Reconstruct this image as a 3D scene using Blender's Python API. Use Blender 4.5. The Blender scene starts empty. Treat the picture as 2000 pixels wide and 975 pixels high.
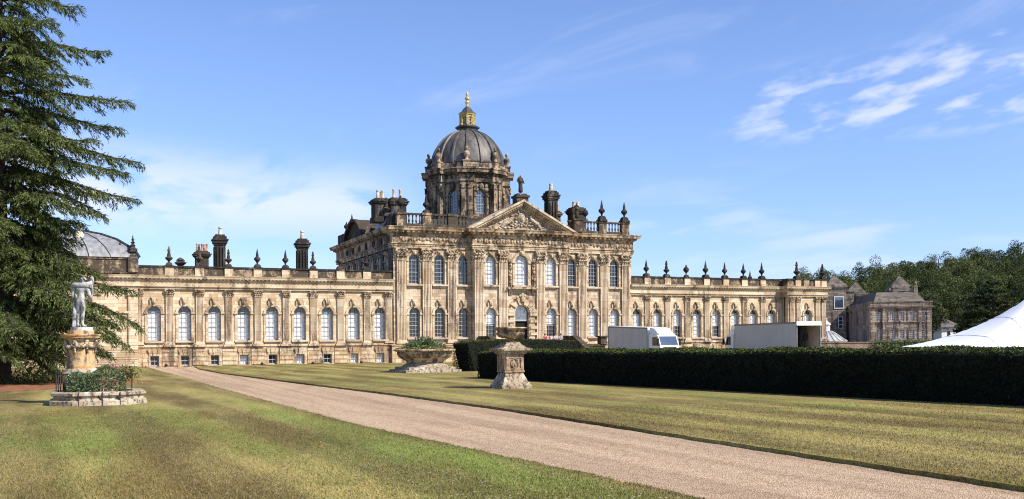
import bpy, bmesh, math, random
import numpy as np
from mathutils import Vector, Matrix, Euler

random.seed(11)
RNG = np.random.default_rng(5)
PI = math.pi
SC = bpy.context.scene
COL = SC.collection
R = math.radians

# ------------------------------------------------------------------ camera
CAM = (-6.8519, -108.0529, 2.2533)
YAW = 0.411
CS, SN = math.cos(YAW), math.sin(YAW)
def W(u, d, z=0.0):
    """world point u metres to the right and d metres ahead of where the photographer stood"""
    return (CAM[0] + CS*u + SN*d, CAM[1] - SN*u + CS*d, z)
cam_d = bpy.data.cameras.new('camera'); cam = bpy.data.objects.new('camera', cam_d); COL.objects.link(cam)
cam.location = CAM
cam.matrix_world = Matrix.Translation(CAM) @ Euler((0, 0, -YAW)).to_matrix().to_4x4() @ Euler((PI/2, 0, 0)).to_matrix().to_4x4() @ Euler((0, 0, -0.0084)).to_matrix().to_4x4()
cam_d.sensor_width = 36; cam_d.lens = 1927.18/2000*36
cam_d.shift_y = (668-487.5)/2000
cam_d.clip_start = 0.1; cam_d.clip_end = 6000
SC.camera = cam

# ------------------------------------------------------------------ light
SUN_A, SUN_E = R(37), R(44)
to_sun = Vector((math.sin(SUN_A)*math.cos(SUN_E), -math.cos(SUN_A)*math.cos(SUN_E), math.sin(SUN_E)))
sd = bpy.data.lights.new('sun', 'SUN'); sd.energy = 4.6; sd.angle = R(0.5); sd.color = (1.0, 0.93, 0.82)
so = bpy.data.objects.new('sun', sd); COL.objects.link(so)
so.rotation_euler = (-to_sun).to_track_quat('-Z', 'Y').to_euler(); so.location = (60, -60, 80)
SC.view_settings.view_transform = 'Standard'; SC.view_settings.look = 'None'
SC.view_settings.exposure = 0.62; SC.view_settings.gamma = 1
SC.cycles.max_bounces = 5; SC.cycles.diffuse_bounces = 2; SC.cycles.glossy_bounces = 2
SC.cycles.transparent_max_bounces = 6; SC.cycles.transmission_bounces = 2
SC.cycles.sample_clamp_indirect = 4
SC.cycles.use_denoising = True; SC.cycles.denoiser = 'OPENIMAGEDENOISE'; SC.cycles.denoising_input_passes = 'RGB_ALBEDO_NORMAL'; SC.cycles.denoising_prefilter = 'NONE'; SC.cycles.filter_width = 1.1

# ------------------------------------------------------------------ node helpers
class NT:
    def __init__(s, tree): s.t = tree; s.n = tree.nodes; s.l = tree.links
    def add(s, typ, **kw):
        n = s.n.new(typ)
        for k, v in kw.items():
            if k.startswith('i_'):
                key = k[2:]; key = int(key) if key.isdigit() else key.replace('_', ' ')
                s.put(n.inputs[key], v)
            else: setattr(n, k, v)
        return n
    def put(s, sock, v):
        if hasattr(v, 'is_linked') or isinstance(v, bpy.types.NodeSocket): s.l.new(v, sock)
        else:
            try: sock.default_value = v
            except Exception: sock.default_value = (v[0], v[1], v[2], 1)
    def math(s, op, a, b=0.0, c=0.0, clamp=False):
        n = s.n.new('ShaderNodeMath'); n.operation = op; n.use_clamp = clamp
        s.put(n.inputs[0], a); s.put(n.inputs[1], b); s.put(n.inputs[2], c); return n.outputs[0]
    def mix(s, f, a, b, mode='MIX'):
        n = s.n.new('ShaderNodeMix'); n.data_type = 'RGBA'; n.blend_type = mode
        s.put(n.inputs[0], f)
        for i, v in ((6, a), (7, b)):
            if isinstance(v, bpy.types.NodeSocket): s.l.new(v, n.inputs[i])
            else: n.inputs[i].default_value = (v[0], v[1], v[2], 1)
        return n.outputs[2]
    def ramp(s, v, lo, hi, a=0.0, b=1.0, smooth=True):
        n = s.n.new('ShaderNodeMapRange'); n.interpolation_type = 'SMOOTHSTEP' if smooth else 'LINEAR'
        s.put(n.inputs[0], v); s.put(n.inputs[1], lo); s.put(n.inputs[2], hi); s.put(n.inputs[3], a); s.put(n.inputs[4], b)
        return n.outputs[0]
    def noise(s, vec, scale, detail=4, rough=0.55, dist=0.0):
        n = s.n.new('ShaderNodeTexNoise'); s.l.new(vec, n.inputs['Vector'])
        n.inputs['Scale'].default_value = scale; n.inputs['Detail'].default_value = detail
        n.inputs['Roughness'].default_value = rough; n.inputs['Distortion'].default_value = dist
        return n.outputs['Fac']
    def scale(s, vec, k):
        n = s.n.new('ShaderNodeVectorMath'); n.operation = 'MULTIPLY'; s.l.new(vec, n.inputs[0]); n.inputs[1].default_value = k
        return n.outputs[0]

def new_mat(name):
    m = bpy.data.materials.new(name); m.use_nodes = True
    t = NT(m.node_tree); p = t.n['Principled BSDF']
    return m, t, p
def pos(t): return t.add('ShaderNodeNewGeometry').outputs['Position']
def plain(name, col, rough=0.6, metal=0.0, var=0.15, scale=3.0, spec=0.3):
    m, t, p = new_mat(name)
    f = t.noise(pos(t), scale, 5)
    k = t.ramp(f, 0.3, 0.7, 1-var, 1+var)
    c = t.mix(1.0, col, (1, 1, 1)); n = t.n[-1]
    mul = t.add('ShaderNodeVectorMath', operation='SCALE'); mul.inputs[0].default_value = col; t.l.new(k, mul.inputs['Scale'])
    t.l.new(mul.outputs[0], p.inputs['Base Color'])
    p.inputs['Roughness'].default_value = rough; p.inputs['Metallic'].default_value = metal
    p.inputs['Specular IOR Level'].default_value = spec
    return m

def stone(name, c1, c2, stain, amount, rowh=0.36, brickw=0.85, mortar=0.012, ms=0.55, stain2=None, streak=0.25, sc=0.9):
    """ashlar blocks of two tones, weathered with patches and streaks of stain"""
    m, t, p = new_mat(name)
    P = pos(t); sp = t.add('ShaderNodeSeparateXYZ', i_0=P)
    u = t.math('ADD', sp.outputs[0], t.math('MULTIPLY', sp.outputs[1], 1.03))
    cb = t.add('ShaderNodeCombineXYZ', i_0=u, i_1=sp.outputs[2])
    br = t.n.new('ShaderNodeTexBrick'); t.l.new(cb.outputs[0], br.inputs['Vector'])
    br.inputs['Scale'].default_value = 1; br.inputs['Mortar Size'].default_value = mortar
    br.inputs['Brick Width'].default_value = brickw; br.inputs['Row Height'].default_value = rowh
    br.inputs['Bias'].default_value = 0.0
    br.inputs['Color1'].default_value = (0, 0, 0, 1); br.inputs['Color2'].default_value = (1, 1, 1, 1); br.inputs['Mortar'].default_value = (0.5, 0.5, 0.5, 1)
    big = t.noise(P, 0.22, 4, 0.6)
    tone = t.math('ADD', t.math('MULTIPLY', br.outputs['Color'], 0.55), t.math('MULTIPLY', big, 0.75))
    tone = t.ramp(tone, 0.3, 1.0)
    base = t.mix(tone, c1, c2)
    st = t.noise(t.scale(P, (1.0, 1.0, streak)), sc, 6, 0.68, 0.4)
    fine = t.noise(P, 6.0, 5, 0.7)
    sm = t.math('ADD', t.math('MULTIPLY', st, 0.72), t.math('MULTIPLY', fine, 0.28))
    th = 0.5+(0.5-amount)*0.36
    f = t.ramp(sm, th-0.05, th+0.07, 0, 1)
    base = t.mix(t.math('MULTIPLY', f, 0.88), base, stain)
    if stain2:
        f2 = t.ramp(t.noise(P, 1.7, 6, 0.7), 0.55, 0.68, 0, 0.8)
        base = t.mix(f2, base, stain2)
    base = t.mix(t.math('MULTIPLY', br.outputs['Fac'], ms), base, (c1[0]*0.35, c1[1]*0.32, c1[2]*0.3))
    g = t.noise(P, 22, 3, 0.6)
    base = t.mix(0.35, base, t.mix(g, (0.25, 0.25, 0.25), (1.0, 1.0, 1.0)), 'OVERLAY')
    t.l.new(base, p.inputs['Base Color']); p.inputs['Roughness'].default_value = 0.9
    p.inputs['Specular IOR Level'].default_value = 0.15
    bm = t.add('ShaderNodeBump', i_Strength=0.5, i_Distance=0.03)
    h = t.math('SUBTRACT', t.math('ADD', fine, t.math('MULTIPLY', g, 0.5)), t.math('MULTIPLY', br.outputs['Fac'], 1.2))
    t.l.new(h, bm.inputs['Height']); t.l.new(bm.outputs[0], p.inputs['Normal'])
    return m

M = {}
M['honey'] = stone('honey_limestone', (0.345, 0.25, 0.16), (0.62, 0.495, 0.36), (0.17, 0.116, 0.074), 0.41)
M['wing'] = stone('wing_limestone', (0.44, 0.32, 0.19), (0.69, 0.55, 0.39), (0.27, 0.19, 0.115), 0.30)
M['rustic'] = stone('weathered_base_stone', (0.42, 0.28, 0.155), (0.62, 0.48, 0.32), (0.10, 0.078, 0.06), 0.42, rowh=0.45, stain2=(0.66, 0.56, 0.42), mortar=0.02, ms=0.8)
M['trim'] = stone('carved_limestone', (0.41, 0.30, 0.185), (0.61, 0.49, 0.345), (0.12, 0.088, 0.06), 0.36, brickw=1.6, mortar=0.006)
M['trimdark'] = stone('stained_cornice_stone', (0.36, 0.25, 0.15), (0.58, 0.455, 0.305), (0.060, 0.045, 0.034), 0.52, brickw=1.6, mortar=0.006, streak=0.5)
M['pil'] = stone('pilaster_limestone', (0.46, 0.34, 0.215), (0.65, 0.525, 0.385), (0.15, 0.108, 0.076), 0.38, brickw=3.0, rowh=0.9, mortar=0.008)
M['carve'] = stone('carved_capital_stone', (0.36, 0.255, 0.155), (0.52, 0.41, 0.28), (0.045, 0.035, 0.028), 0.50, mortar=0.0, sc=2.2, streak=0.8)
M['soot'] = stone('blackened_stone', (0.22, 0.16, 0.105), (0.46, 0.34, 0.22), (0.022, 0.020, 0.018), 0.80, streak=0.5, sc=1.2)
M['soot2'] = stone('soot_black_stone', (0.12, 0.095, 0.075), (0.17, 0.14, 0.11), (0.018, 0.017, 0.016), 0.72, sc=1.6)
M['parapet'] = stone('parapet_stone', (0.30, 0.215, 0.135), (0.46, 0.345, 0.225), (0.026, 0.023, 0.020), 0.66, rowh=0.5, brickw=1.1, streak=0.6, sc=0.8)
M['drum'] = stone('drum_stone', (0.27, 0.20, 0.13), (0.42, 0.32, 0.215), (0.022, 0.019, 0.016), 0.53, sc=1.1, streak=0.4)
M['side'] = stone('shade_darkened_stone', (0.13, 0.105, 0.088), (0.18, 0.145, 0.12), (0.05, 0.042, 0.038), 0.45)  # stone colour darkened to paint in the shade of west-facing walls
M['grim'] = stone('service_range_stone', (0.15, 0.125, 0.098), (0.32, 0.27, 0.215), (0.040, 0.034, 0.028), 0.42, rowh=0.3, brickw=0.6, mortar=0.02)
M['quoin'] = stone('quoin_stone', (0.20, 0.16, 0.12), (0.44, 0.37, 0.285), (0.05, 0.042, 0.034), 0.42, rowh=0.45, brickw=0.9, mortar=0.05)
M['lichen'] = stone('lichen_stone', (0.32, 0.25, 0.17), (0.52, 0.44, 0.33), (0.040, 0.034, 0.029), 0.45, mortar=0.0, sc=6.5, streak=0.8, stain2=(0.66, 0.62, 0.53))
M['orange'] = stone('orange_stained_stone', (0.50, 0.235, 0.065), (0.56, 0.40, 0.22), (0.11, 0.08, 0.055), 0.46, mortar=0.0, sc=2.5, streak=0.35)
M['tan'] = stone('tan_pedestal_stone', (0.33, 0.225, 0.135), (0.50, 0.375, 0.25), (0.10, 0.075, 0.055), 0.44, mortar=0.0, sc=3.5, streak=0.4)
M['gwall'] = stone('garden_wall_stone', (0.26, 0.17, 0.12), (0.36, 0.27, 0.19), (0.09, 0.085, 0.055), 0.42, rowh=0.12, brickw=0.3, mortar=0.015)
M['slate'] = stone('stone_slate', (0.11, 0.095, 0.078), (0.19, 0.16, 0.125), (0.05, 0.046, 0.042), 0.4, rowh=0.22, brickw=0.4, mortar=0.02)
M['dslate'] = stone('dark_slate', (0.05, 0.047, 0.045), (0.085, 0.078, 0.07), (0.03, 0.03, 0.03), 0.3, rowh=0.22, brickw=0.4, mortar=0.015)
M['marble'] = stone('weathered_marble', (0.33, 0.325, 0.32), (0.54, 0.53, 0.515), (0.055, 0.052, 0.052), 0.44, mortar=0.0, sc=3.0, streak=0.45)
M['white'] = plain('white_paint', (0.72, 0.72, 0.69), 0.45, var=0.05)
M['bar'] = plain('painted_glazing_bar', (0.36, 0.37, 0.38), 0.5, var=0.08)
M['gold'] = plain('gilded_metal', (0.50, 0.385, 0.155), 0.5, 0.25, var=0.4, scale=5)
M['black'] = plain('black_paint', (0.02, 0.02, 0.02), 0.5)
M['iron'] = plain('rusty_iron', (0.045, 0.035, 0.03), 0.7)
M['pot'] = plain('terracotta_pot', (0.42, 0.24, 0.15), 0.85, var=0.4, scale=2.0)
M['buff'] = plain('buff_pot', (0.55, 0.45, 0.32), 0.85, var=0.3, scale=2.0)
M['tile'] = plain('red_roof_tile', (0.26, 0.10, 0.06), 0.85, var=0.3, scale=1.2)
M['hollow'] = plain('dark_room', (0.012, 0.011, 0.010), 0.9)

def lead(name, c1, c2):
    m, t, p = new_mat(name); P = pos(t)
    f = t.ramp(t.noise(t.scale(P, (1.3, 1.3, 0.22)), 1.6, 5, 0.65), 0.35, 0.68)
    g = t.noise(P, 9, 4)
    c = t.mix(f, c1, c2); c = t.mix(t.math('MULTIPLY', g, 0.35), c, (c1[0]*0.6, c1[1]*0.6, c1[2]*0.6))
    t.l.new(c, p.inputs['Base Color']); p.inputs['Roughness'].default_value = 0.55; p.inputs['Metallic'].default_value = 0.15
    return m
M['lead'] = lead('weathered_lead', (0.062, 0.055, 0.050), (0.165, 0.146, 0.128))
M['leadpale'] = lead('pale_lead', (0.34, 0.35, 0.36), (0.52, 0.52, 0.51))
M['leadgrey'] = lead('grey_roof_lead', (0.20, 0.205, 0.21), (0.38, 0.375, 0.365))
M['leaddark'] = lead('dark_lead', (0.035, 0.034, 0.034), (0.08, 0.078, 0.075))

def glass_mat(name, col, rough=0.06, spec=0.6):
    m, t, p = new_mat(name); P = pos(t)
    n = t.noise(P, 1.1, 3)
    c = t.mix(n, (col[0]*0.5, col[1]*0.5, col[2]*0.5), (col[0]*1.5, col[1]*1.5, col[2]*1.5))
    t.l.new(c, p.inputs['Base Color']); p.inputs['Roughness'].default_value = rough
    p.inputs['Specular IOR Level'].default_value = spec
    b = t.add('ShaderNodeBump', i_Strength=0.15, i_Distance=0.05); t.l.new(t.noise(P, 2.2, 2), b.inputs['Height']); t.l.new(b.outputs[0], p.inputs['Normal'])
    return m
M['glass'] = glass_mat('dark_window_glass', (0.025, 0.028, 0.03), spec=0.9)
M['skyglass'] = glass_mat('sky_reflecting_glass', (0.05, 0.07, 0.10), 0.03, 2.0)
def blind_mat():
    m, t, p = new_mat('white_window_blind'); P = pos(t)
    sp = t.add('ShaderNodeSeparateXYZ', i_0=P)
    fold = t.noise(t.scale(P, (6, 6, 0.25)), 1.0, 3, 0.6)
    c = t.mix(t.ramp(fold, 0.35, 0.65), (0.66, 0.68, 0.69), (0.86, 0.86, 0.84))
    t.l.new(c, p.inputs['Base Color']); p.inputs['Roughness'].default_value = 0.7
    p.inputs['Coat Weight'].default_value = 0.6; p.inputs['Coat Roughness'].default_value = 0.08
    return m
M['blind'] = blind_mat()

# ------------------------------------------------------------------ mesh helpers
class MB:
    def __init__(s): s.v = []; s.f = []
    def add(s, vs, fs):
        k = len(s.v); s.v.extend(vs); s.f.extend([tuple(i+k for i in f) for f in fs]); return s
    def box(s, x0, x1, y0, y1, z0, z1):
        return s.add([(x0,y0,z0),(x1,y0,z0),(x1,y1,z0),(x0,y1,z0),(x0,y0,z1),(x1,y0,z1),(x1,y1,z1),(x0,y1,z1)],
              [(0,3,2,1),(4,5,6,7),(0,1,5,4),(1,2,6,5),(2,3,7,6),(3,0,4,7)])
    def loft(s, rings, cap=True, closed=True):
        k = len(s.v); n = len(rings[0])
        for r in rings: s.v.extend(r)
        for i in range(len(rings)-1):
            for j in range(n if closed else n-1):
                a = k+i*n+j; b = k+i*n+(j+1) % n
                s.f.append((a, b, b+n, a+n))
        if cap:
            s.f.append(tuple(k+j for j in range(n-1, -1, -1))); s.f.append(tuple(k+(len(rings)-1)*n+j for j in range(n)))
        return s
    def prism(s, poly, axis, a, b):
        """poly of 2-D points extruded along axis from a to b ('x': (y,z), 'y': (x,z), 'z': (x,y))"""
        def p3(p, t): return (t,p[0],p[1]) if axis == 'x' else ((p[0],t,p[1]) if axis == 'y' else (p[0],p[1],t))
        return s.loft([[p3(p, a) for p in poly], [p3(p, b) for p in poly]])
    def lathe(s, prof, cx=0, cy=0, n=16, ph=0.0, cap=True, sx=1, sy=1):
        rings = [[(cx+sx*r*math.cos(ph+2*PI*j/n), cy+sy*r*math.sin(ph+2*PI*j/n), z) for j in range(n)] for r, z in prof]
        return s.loft(rings, cap)
    def sqlathe(s, prof, cx=0, cy=0, ky=1.0, dy=0.0):
        """square section stack: (half width, z)"""
        rings = [[(cx-r,cy-r*ky-dy,z),(cx+r,cy-r*ky-dy,z),(cx+r,cy+r*ky+dy,z),(cx-r,cy+r*ky+dy,z)] for r, z in prof]
        return s.loft(rings)
    def tube(s, pts, rad, n=8):
        rings = []
        for i, p in enumerate(pts):
            a = Vector(pts[max(i-1, 0)]); b = Vector(pts[min(i+1, len(pts)-1)])
            d = (b-a).normalized(); up = Vector((0,0,1)) if abs(d.z) < 0.95 else Vector((1,0,0))
            x = d.cross(up).normalized(); y = x.cross(d).normalized()
            r = rad[i] if isinstance(rad, (list, tuple)) else rad
            rings.append([tuple(Vector(p)+x*r*math.cos(2*PI*j/n)+y*r*math.sin(2*PI*j/n)) for j in range(n)])
        return s.loft(rings)
    def blob(s, c, r, n=8, m=5):
        rx, ry, rz = (r, r, r) if not isinstance(r, (tuple, list)) else r
        prof = [(max(0.02, math.sin(PI*i/m)), -math.cos(PI*i/m)) for i in range(m+1)]
        rings = [[(c[0]+rx*q*math.cos(2*PI*j/n), c[1]+ry*q*math.sin(2*PI*j/n), c[2]+rz*h) for j in range(n)] for q, h in prof]
        return s.loft(rings)
    def merge(s, o, mat=None):
        vs = [tuple(mat @ Vector(v)) for v in o.v] if mat is not None else o.v
        return s.add(vs, o.f)
    def sweep(s, path, prof, closed=True):
        """closed profile (offset outward, z) swept along a rectilinear plan path with mitred corners"""
        n = len(path); rings = []
        def nrm(a, b):
            d = Vector((b[0]-a[0], b[1]-a[1])).normalized(); return Vector((d.y, -d.x))
        for i, p in enumerate(path):
            if closed or 0 < i < n-1:
                n1 = nrm(path[i-1], p); n2 = nrm(p, path[(i+1) % n]); m = (n1+n2)/(1+n1.dot(n2))
            elif i == 0: m = nrm(p, path[1])
            else: m = nrm(path[-2], p)
            rings.append([(p[0]+m.x*o, p[1]+m.y*o, z) for o, z in prof])
        k = len(s.v); q = len(prof)
        for r in rings: s.v.extend(r)
        for i in range(n if closed else n-1):
            for j in range(q):
                a = k+i*q+j; b = k+i*q+(j+1) % q; c = k+((i+1) % n)*q+(j+1) % q; d = k+((i+1) % n)*q+j
                s.f.append((a, b, c, d))
        if not closed:
            s.f.append(tuple(range(k, k+q))); s.f.append(tuple(range(k+(n-1)*q+q-1, k+(n-1)*q-1, -1)))
        return s

ORG = {}
def link_mesh(name, me, mat, parent, org):
    o = bpy.data.objects.new(name, me); COL.objects.link(o)
    if mat is not None: me.materials.append(mat)
    po = ORG[parent.name] if parent else Vector((0,0,0))
    o.location = Vector(org)-po
    if parent: o.parent = parent
    ORG[o.name] = Vector(org)
    return o
def build(mb, name, mat, parent=None, org=None, smooth=False, recalc=True, base=True):
    """one mesh object; mb holds world coordinates, the object's origin sits at its base"""
    v = np.array(mb.v, dtype=float)
    if org is None:
        lo, hi = v.min(0), v.max(0); org = ((lo[0]+hi[0])/2, (lo[1]+hi[1])/2, lo[2])
    me = bpy.data.meshes.new(name)
    me.from_pydata((v-np.array(org)).tolist(), [], mb.f); me.update()
    if recalc and len(mb.f) < 40000:
        b = bmesh.new(); b.from_mesh(me); bmesh.ops.recalc_face_normals(b, faces=b.faces); b.to_mesh(me); b.free()
    if smooth:
        me.polygons.foreach_set('use_smooth', [True]*len(me.polygons))
        if smooth != True: me.set_sharp_from_angle(angle=R(smooth))
    return link_mesh(name, me, mat, parent, org)
def quads(name, V, mat, parent=None, org=(0,0,0), cols=None, nv=4):
    """fast mesh from an (N,nv,3) array of loose faces, with an optional per-face random attribute"""
    V = np.asarray(V, dtype=np.float32)-np.array(org, dtype=np.float32); n = len(V)
    me = bpy.data.meshes.new(name); me.vertices.add(n*nv); me.vertices.foreach_set('co', V.ravel())
    me.loops.add(n*nv); me.loops.foreach_set('vertex_index', np.arange(n*nv, dtype=np.int32))
    me.polygons.add(n); me.polygons.foreach_set('loop_start', np.arange(0, n*nv, nv, dtype=np.int32))
    me.update(calc_edges=True)
    if cols is not None:
        a = me.attributes.new('tone', 'FLOAT', 'FACE'); a.data.foreach_set('value', np.asarray(cols, dtype=np.float32))
    return link_mesh(name, me, mat, parent, org)
def tag(o, label=None, cat=None, group=None, kind=None):
    if label: o['label'] = label
    if cat: o['category'] = cat
    if group: o['group'] = group
    if kind: o['kind'] = kind
    return o
def thing(name, loc, label, cat, group=None):
    o = bpy.data.objects.new(name, None); COL.objects.link(o); o.location = loc; o.empty_display_size = 0.5
    ORG[o.name] = Vector(loc); return tag(o, label, cat, group)
def dup(o, org=None, off=None, rotz=None, parent='same', data=None):
    """copy of a part and of its sub-parts, moved to org (or by off)"""
    c = o.copy(); COL.objects.link(c)
    src = ORG[o.name]; dst = Vector(org) if org is not None else src+Vector(off)
    par = o.parent if parent == 'same' else parent
    c.parent = par; c.location = dst-(ORG[par.name] if par else Vector((0,0,0)))
    ORG[c.name] = dst
    if rotz is not None: c.rotation_euler = (0, 0, rotz)
    for ch in o.children:
        d = ch.copy(); COL.objects.link(d); d.parent = c; ORG[d.name] = dst+(ORG[ch.name]-src)
    return c
# ------------------------------------------------------------------ sky
def make_world():
    w = bpy.data.worlds.new('World'); SC.world = w; w.use_nodes = True
    t = NT(w.node_tree); bg = t.n['Background']
    sky = t.n.new('ShaderNodeTexSky'); sky.sky_type = 'NISHITA'; sky.sun_disc = False
    sky.sun_elevation = SUN_E; sky.sun_rotation = PI-SUN_A
    sky.air_density = 1.0; sky.dust_density = 0.25; sky.ozone_density = 2.0; sky.altitude = 60
    d = t.add('ShaderNodeTexCoord').outputs['Generated']
    sp = t.add('ShaderNodeSeparateXYZ', i_0=d)
    az = t.math('ARCTAN2', sp.outputs[0], sp.outputs[1]); el = t.math('ARCSINE', sp.outputs[2])
    def rot(T, ka, ke):
        s = t.math('ADD', t.math('MULTIPLY', az, math.cos(T)), t.math('MULTIPLY', el, math.sin(T)))
        q = t.math('SUBTRACT', t.math('MULTIPLY', el, math.cos(T)), t.math('MULTIPLY', az, math.sin(T)))
        return t.add('ShaderNodeCombineXYZ', i_0=t.math('MULTIPLY', s, ka), i_1=t.math('MULTIPLY', q, ke), i_2=3.7).outputs[0]
    def prod(*a):
        r = a[0]
        for b in a[1:]: r = t.math('MULTIPLY', r, b)
        return r
    # broken cirrus streaks to the right
    n1 = t.noise(rot(0.17, 20, 58), 1.0, 4, 0.5, 0.1)
    top = t.math('ADD', 0.247, t.math('MULTIPLY', t.math('SUBTRACT', az, 0.62), 0.12))
    m1 = prod(t.ramp(az, 0.60, 0.68), t.ramp(az, 1.15, 0.95), t.ramp(el, 0.178, 0.207), t.ramp(t.math('SUBTRACT', top, el), -0.02, 0.03))
    c1 = t.math('MULTIPLY', t.ramp(n1, 0.45, 0.70), m1)
    # soft bank to the left
    n2 = t.noise(rot(0.10, 10, 24), 1.0, 5, 0.5, 0.4)
    top2 = t.math('SUBTRACT', 0.198, t.math('MULTIPLY', az, 0.07))
    m2 = prod(t.ramp(az, -0.30, -0.10), t.ramp(az, 0.34, 0.24), t.ramp(t.math('SUBTRACT', top2, el), -0.015, 0.05), t.ramp(el, 0.088, 0.138))
    c2 = t.math('MULTIPLY', t.ramp(n2, 0.37, 0.54), m2)
    # faint low wisps and veils all round
    n3 = t.noise(rot(0.06, 5, 30), 1.0, 5, 0.55, 0.5)
    m3 = t.math('MULTIPLY', t.ramp(el, 0.19, 0.10), t.ramp(el, 0.0, 0.04))
    c3 = t.math('MULTIPLY', t.math('MULTIPLY', t.ramp(n3, 0.46, 0.74), m3), 0.42)
    n4 = t.noise(rot(0.2, 4, 14), 1.0, 6, 0.6, 0.6)
    c4 = t.math('MULTIPLY', t.math('MULTIPLY', t.ramp(n4, 0.52, 0.80), t.ramp(el, 0.14, 0.2)), 0.20)
    a = t.math('MAXIMUM', t.math('MAXIMUM', t.math('MULTIPLY', c1, 0.62), t.math('MULTIPLY', c2, 0.68)), t.math('MAXIMUM', c3, c4))
    tint = t.mix(1.0, sky.outputs[0], SKY_TINT, 'MULTIPLY')
    tint = t.mix(1.0, tint, t.mix(t.ramp(el, 0.0, 0.30), (0.82, 0.88, 1.0), (1.04, 1.04, 1.04)), 'MULTIPLY')   # clear blue down to the skyline
    col = t.mix(a, tint, CLOUD)
    t.l.new(col, bg.inputs['Color']); bg.inputs['Strength'].default_value = SKY_STR
SKY_TINT = (0.92, 0.99, 1.26); CLOUD = (6.3, 6.5, 8.3); SKY_STR = 0.10
make_world()

# ------------------------------------------------------------------ ground, lawns, path
def lawn_mat(blade=False):
    m, t, p = new_mat('grass_blades' if blade else 'summer_lawn'); P = pos(t); sp = t.add('ShaderNodeSeparateXYZ', i_0=P)
    warp = t.noise(P, 0.25, 3)
    sx = t.math('ADD', sp.outputs[0], t.math('MULTIPLY', warp, 0.45))
    stripe = t.math('SINE', t.math('ADD', t.math('MULTIPLY', sx, 2.1), t.math('MULTIPLY', sp.outputs[1], 0.12)))
    big = t.noise(t.scale(P, (1.0, 0.20, 1)), 0.24, 5, 0.6, 0.3)
    mid = t.noise(t.scale(P, (1.0, 0.30, 1)), 0.9, 8, 0.72, 0.2)
    fine = t.noise(P, 3.2, 9, 0.82)
    g1 = t.noise(P, 11.0, 3, 0.7); g2 = t.noise(P, 34.0, 2, 0.7); g3 = t.noise(P, 3.5, 3, 0.6)
    grit = t.math('ADD', t.math('MULTIPLY', g2, 0.45), t.math('ADD', t.math('MULTIPLY', g1, 0.35), t.math('MULTIPLY', g3, 0.20)))
    edge = t.ramp(t.math('ABSOLUTE', t.math('SUBTRACT', sp.outputs[0], -0.6)), 2.8, 0.3)   # greener strip beside the path
    near = t.ramp(sp.outputs[1], -66, -90)
    g = t.math('ADD', t.math('MULTIPLY', big, 0.9), t.math('MULTIPLY', mid, 0.75))
    g = t.math('ADD', g, t.math('MULTIPLY', stripe, 0.10))
    g = t.math('ADD', g, t.math('MULTIPLY', t.math('MULTIPLY', edge, near), 0.34))
    left = t.math('MULTIPLY', t.ramp(sp.outputs[0], -1.5, -6.0), t.ramp(t.math('ABSOLUTE', t.math('ADD', sp.outputs[1], 79)), 12, 4))
    g = t.math('ADD', g, t.math('MULTIPLY', left, 0.22))
    g = t.math('ADD', g, t.math('MULTIPLY', t.math('SUBTRACT', fine, 0.5), 0.7))
    g = t.math('ADD', g, t.math('MULTIPLY', t.math('SUBTRACT', t.math('ADD', t.math('MULTIPLY', t.noise(P, 23.0, 2, 0.7), 0.6), t.math('MULTIPLY', t.noise(P, 8.0, 2, 0.7), 0.4)), 0.5), 2.2))
    f = t.ramp(g, 0.84, 1.12)
    dry = t.mix(t.ramp(t.noise(t.scale(P, (1, 0.22, 1)), 0.42, 5, 0.65), 0.40, 0.60), (0.175, 0.122, 0.042), (0.335, 0.262, 0.096))
    green = t.mix(t.ramp(t.noise(t.scale(P, (1, 0.3, 1)), 0.5, 4), 0.4, 0.65), (0.125, 0.135, 0.028), (0.165, 0.215, 0.042))
    c = t.mix(f, dry, green)
    c = t.mix(1.0, c, t.mix(t.ramp(stripe, -0.6, 0.6), (0.76, 0.76, 0.74), (1.14, 1.14, 1.10)), 'MULTIPLY')
    if blade:
        a = t.add('ShaderNodeAttribute'); a.attribute_name = 'tone'
        c = t.mix(t.ramp(a.outputs['Fac'], 0.0, 1.0, 0, 0.6, False), c, t.mix(0.5, c, (0.42, 0.36, 0.17)))
    else:
        c = t.mix(t.ramp(grit, 0.50, 0.40, 0, 0.9), c, t.mix(0.65, c, (0.022, 0.020, 0.006)))
        c = t.mix(t.ramp(grit, 0.51, 0.60, 0, 0.85), c, t.mix(0.5, c, (0.46, 0.40, 0.20)))
    t.l.new(c, p.inputs['Base Color']); p.inputs['Roughness'].default_value = 0.85; p.inputs['Specular IOR Level'].default_value = 0.1
    if not blade:
        b = t.add('ShaderNodeBump', i_Strength=1.0, i_Distance=0.06); t.l.new(grit, b.inputs['Height']); t.l.new(b.outputs[0], p.inputs['Normal'])
    return m
M['lawn'] = lawn_mat(); M['blade'] = lawn_mat(True)
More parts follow.
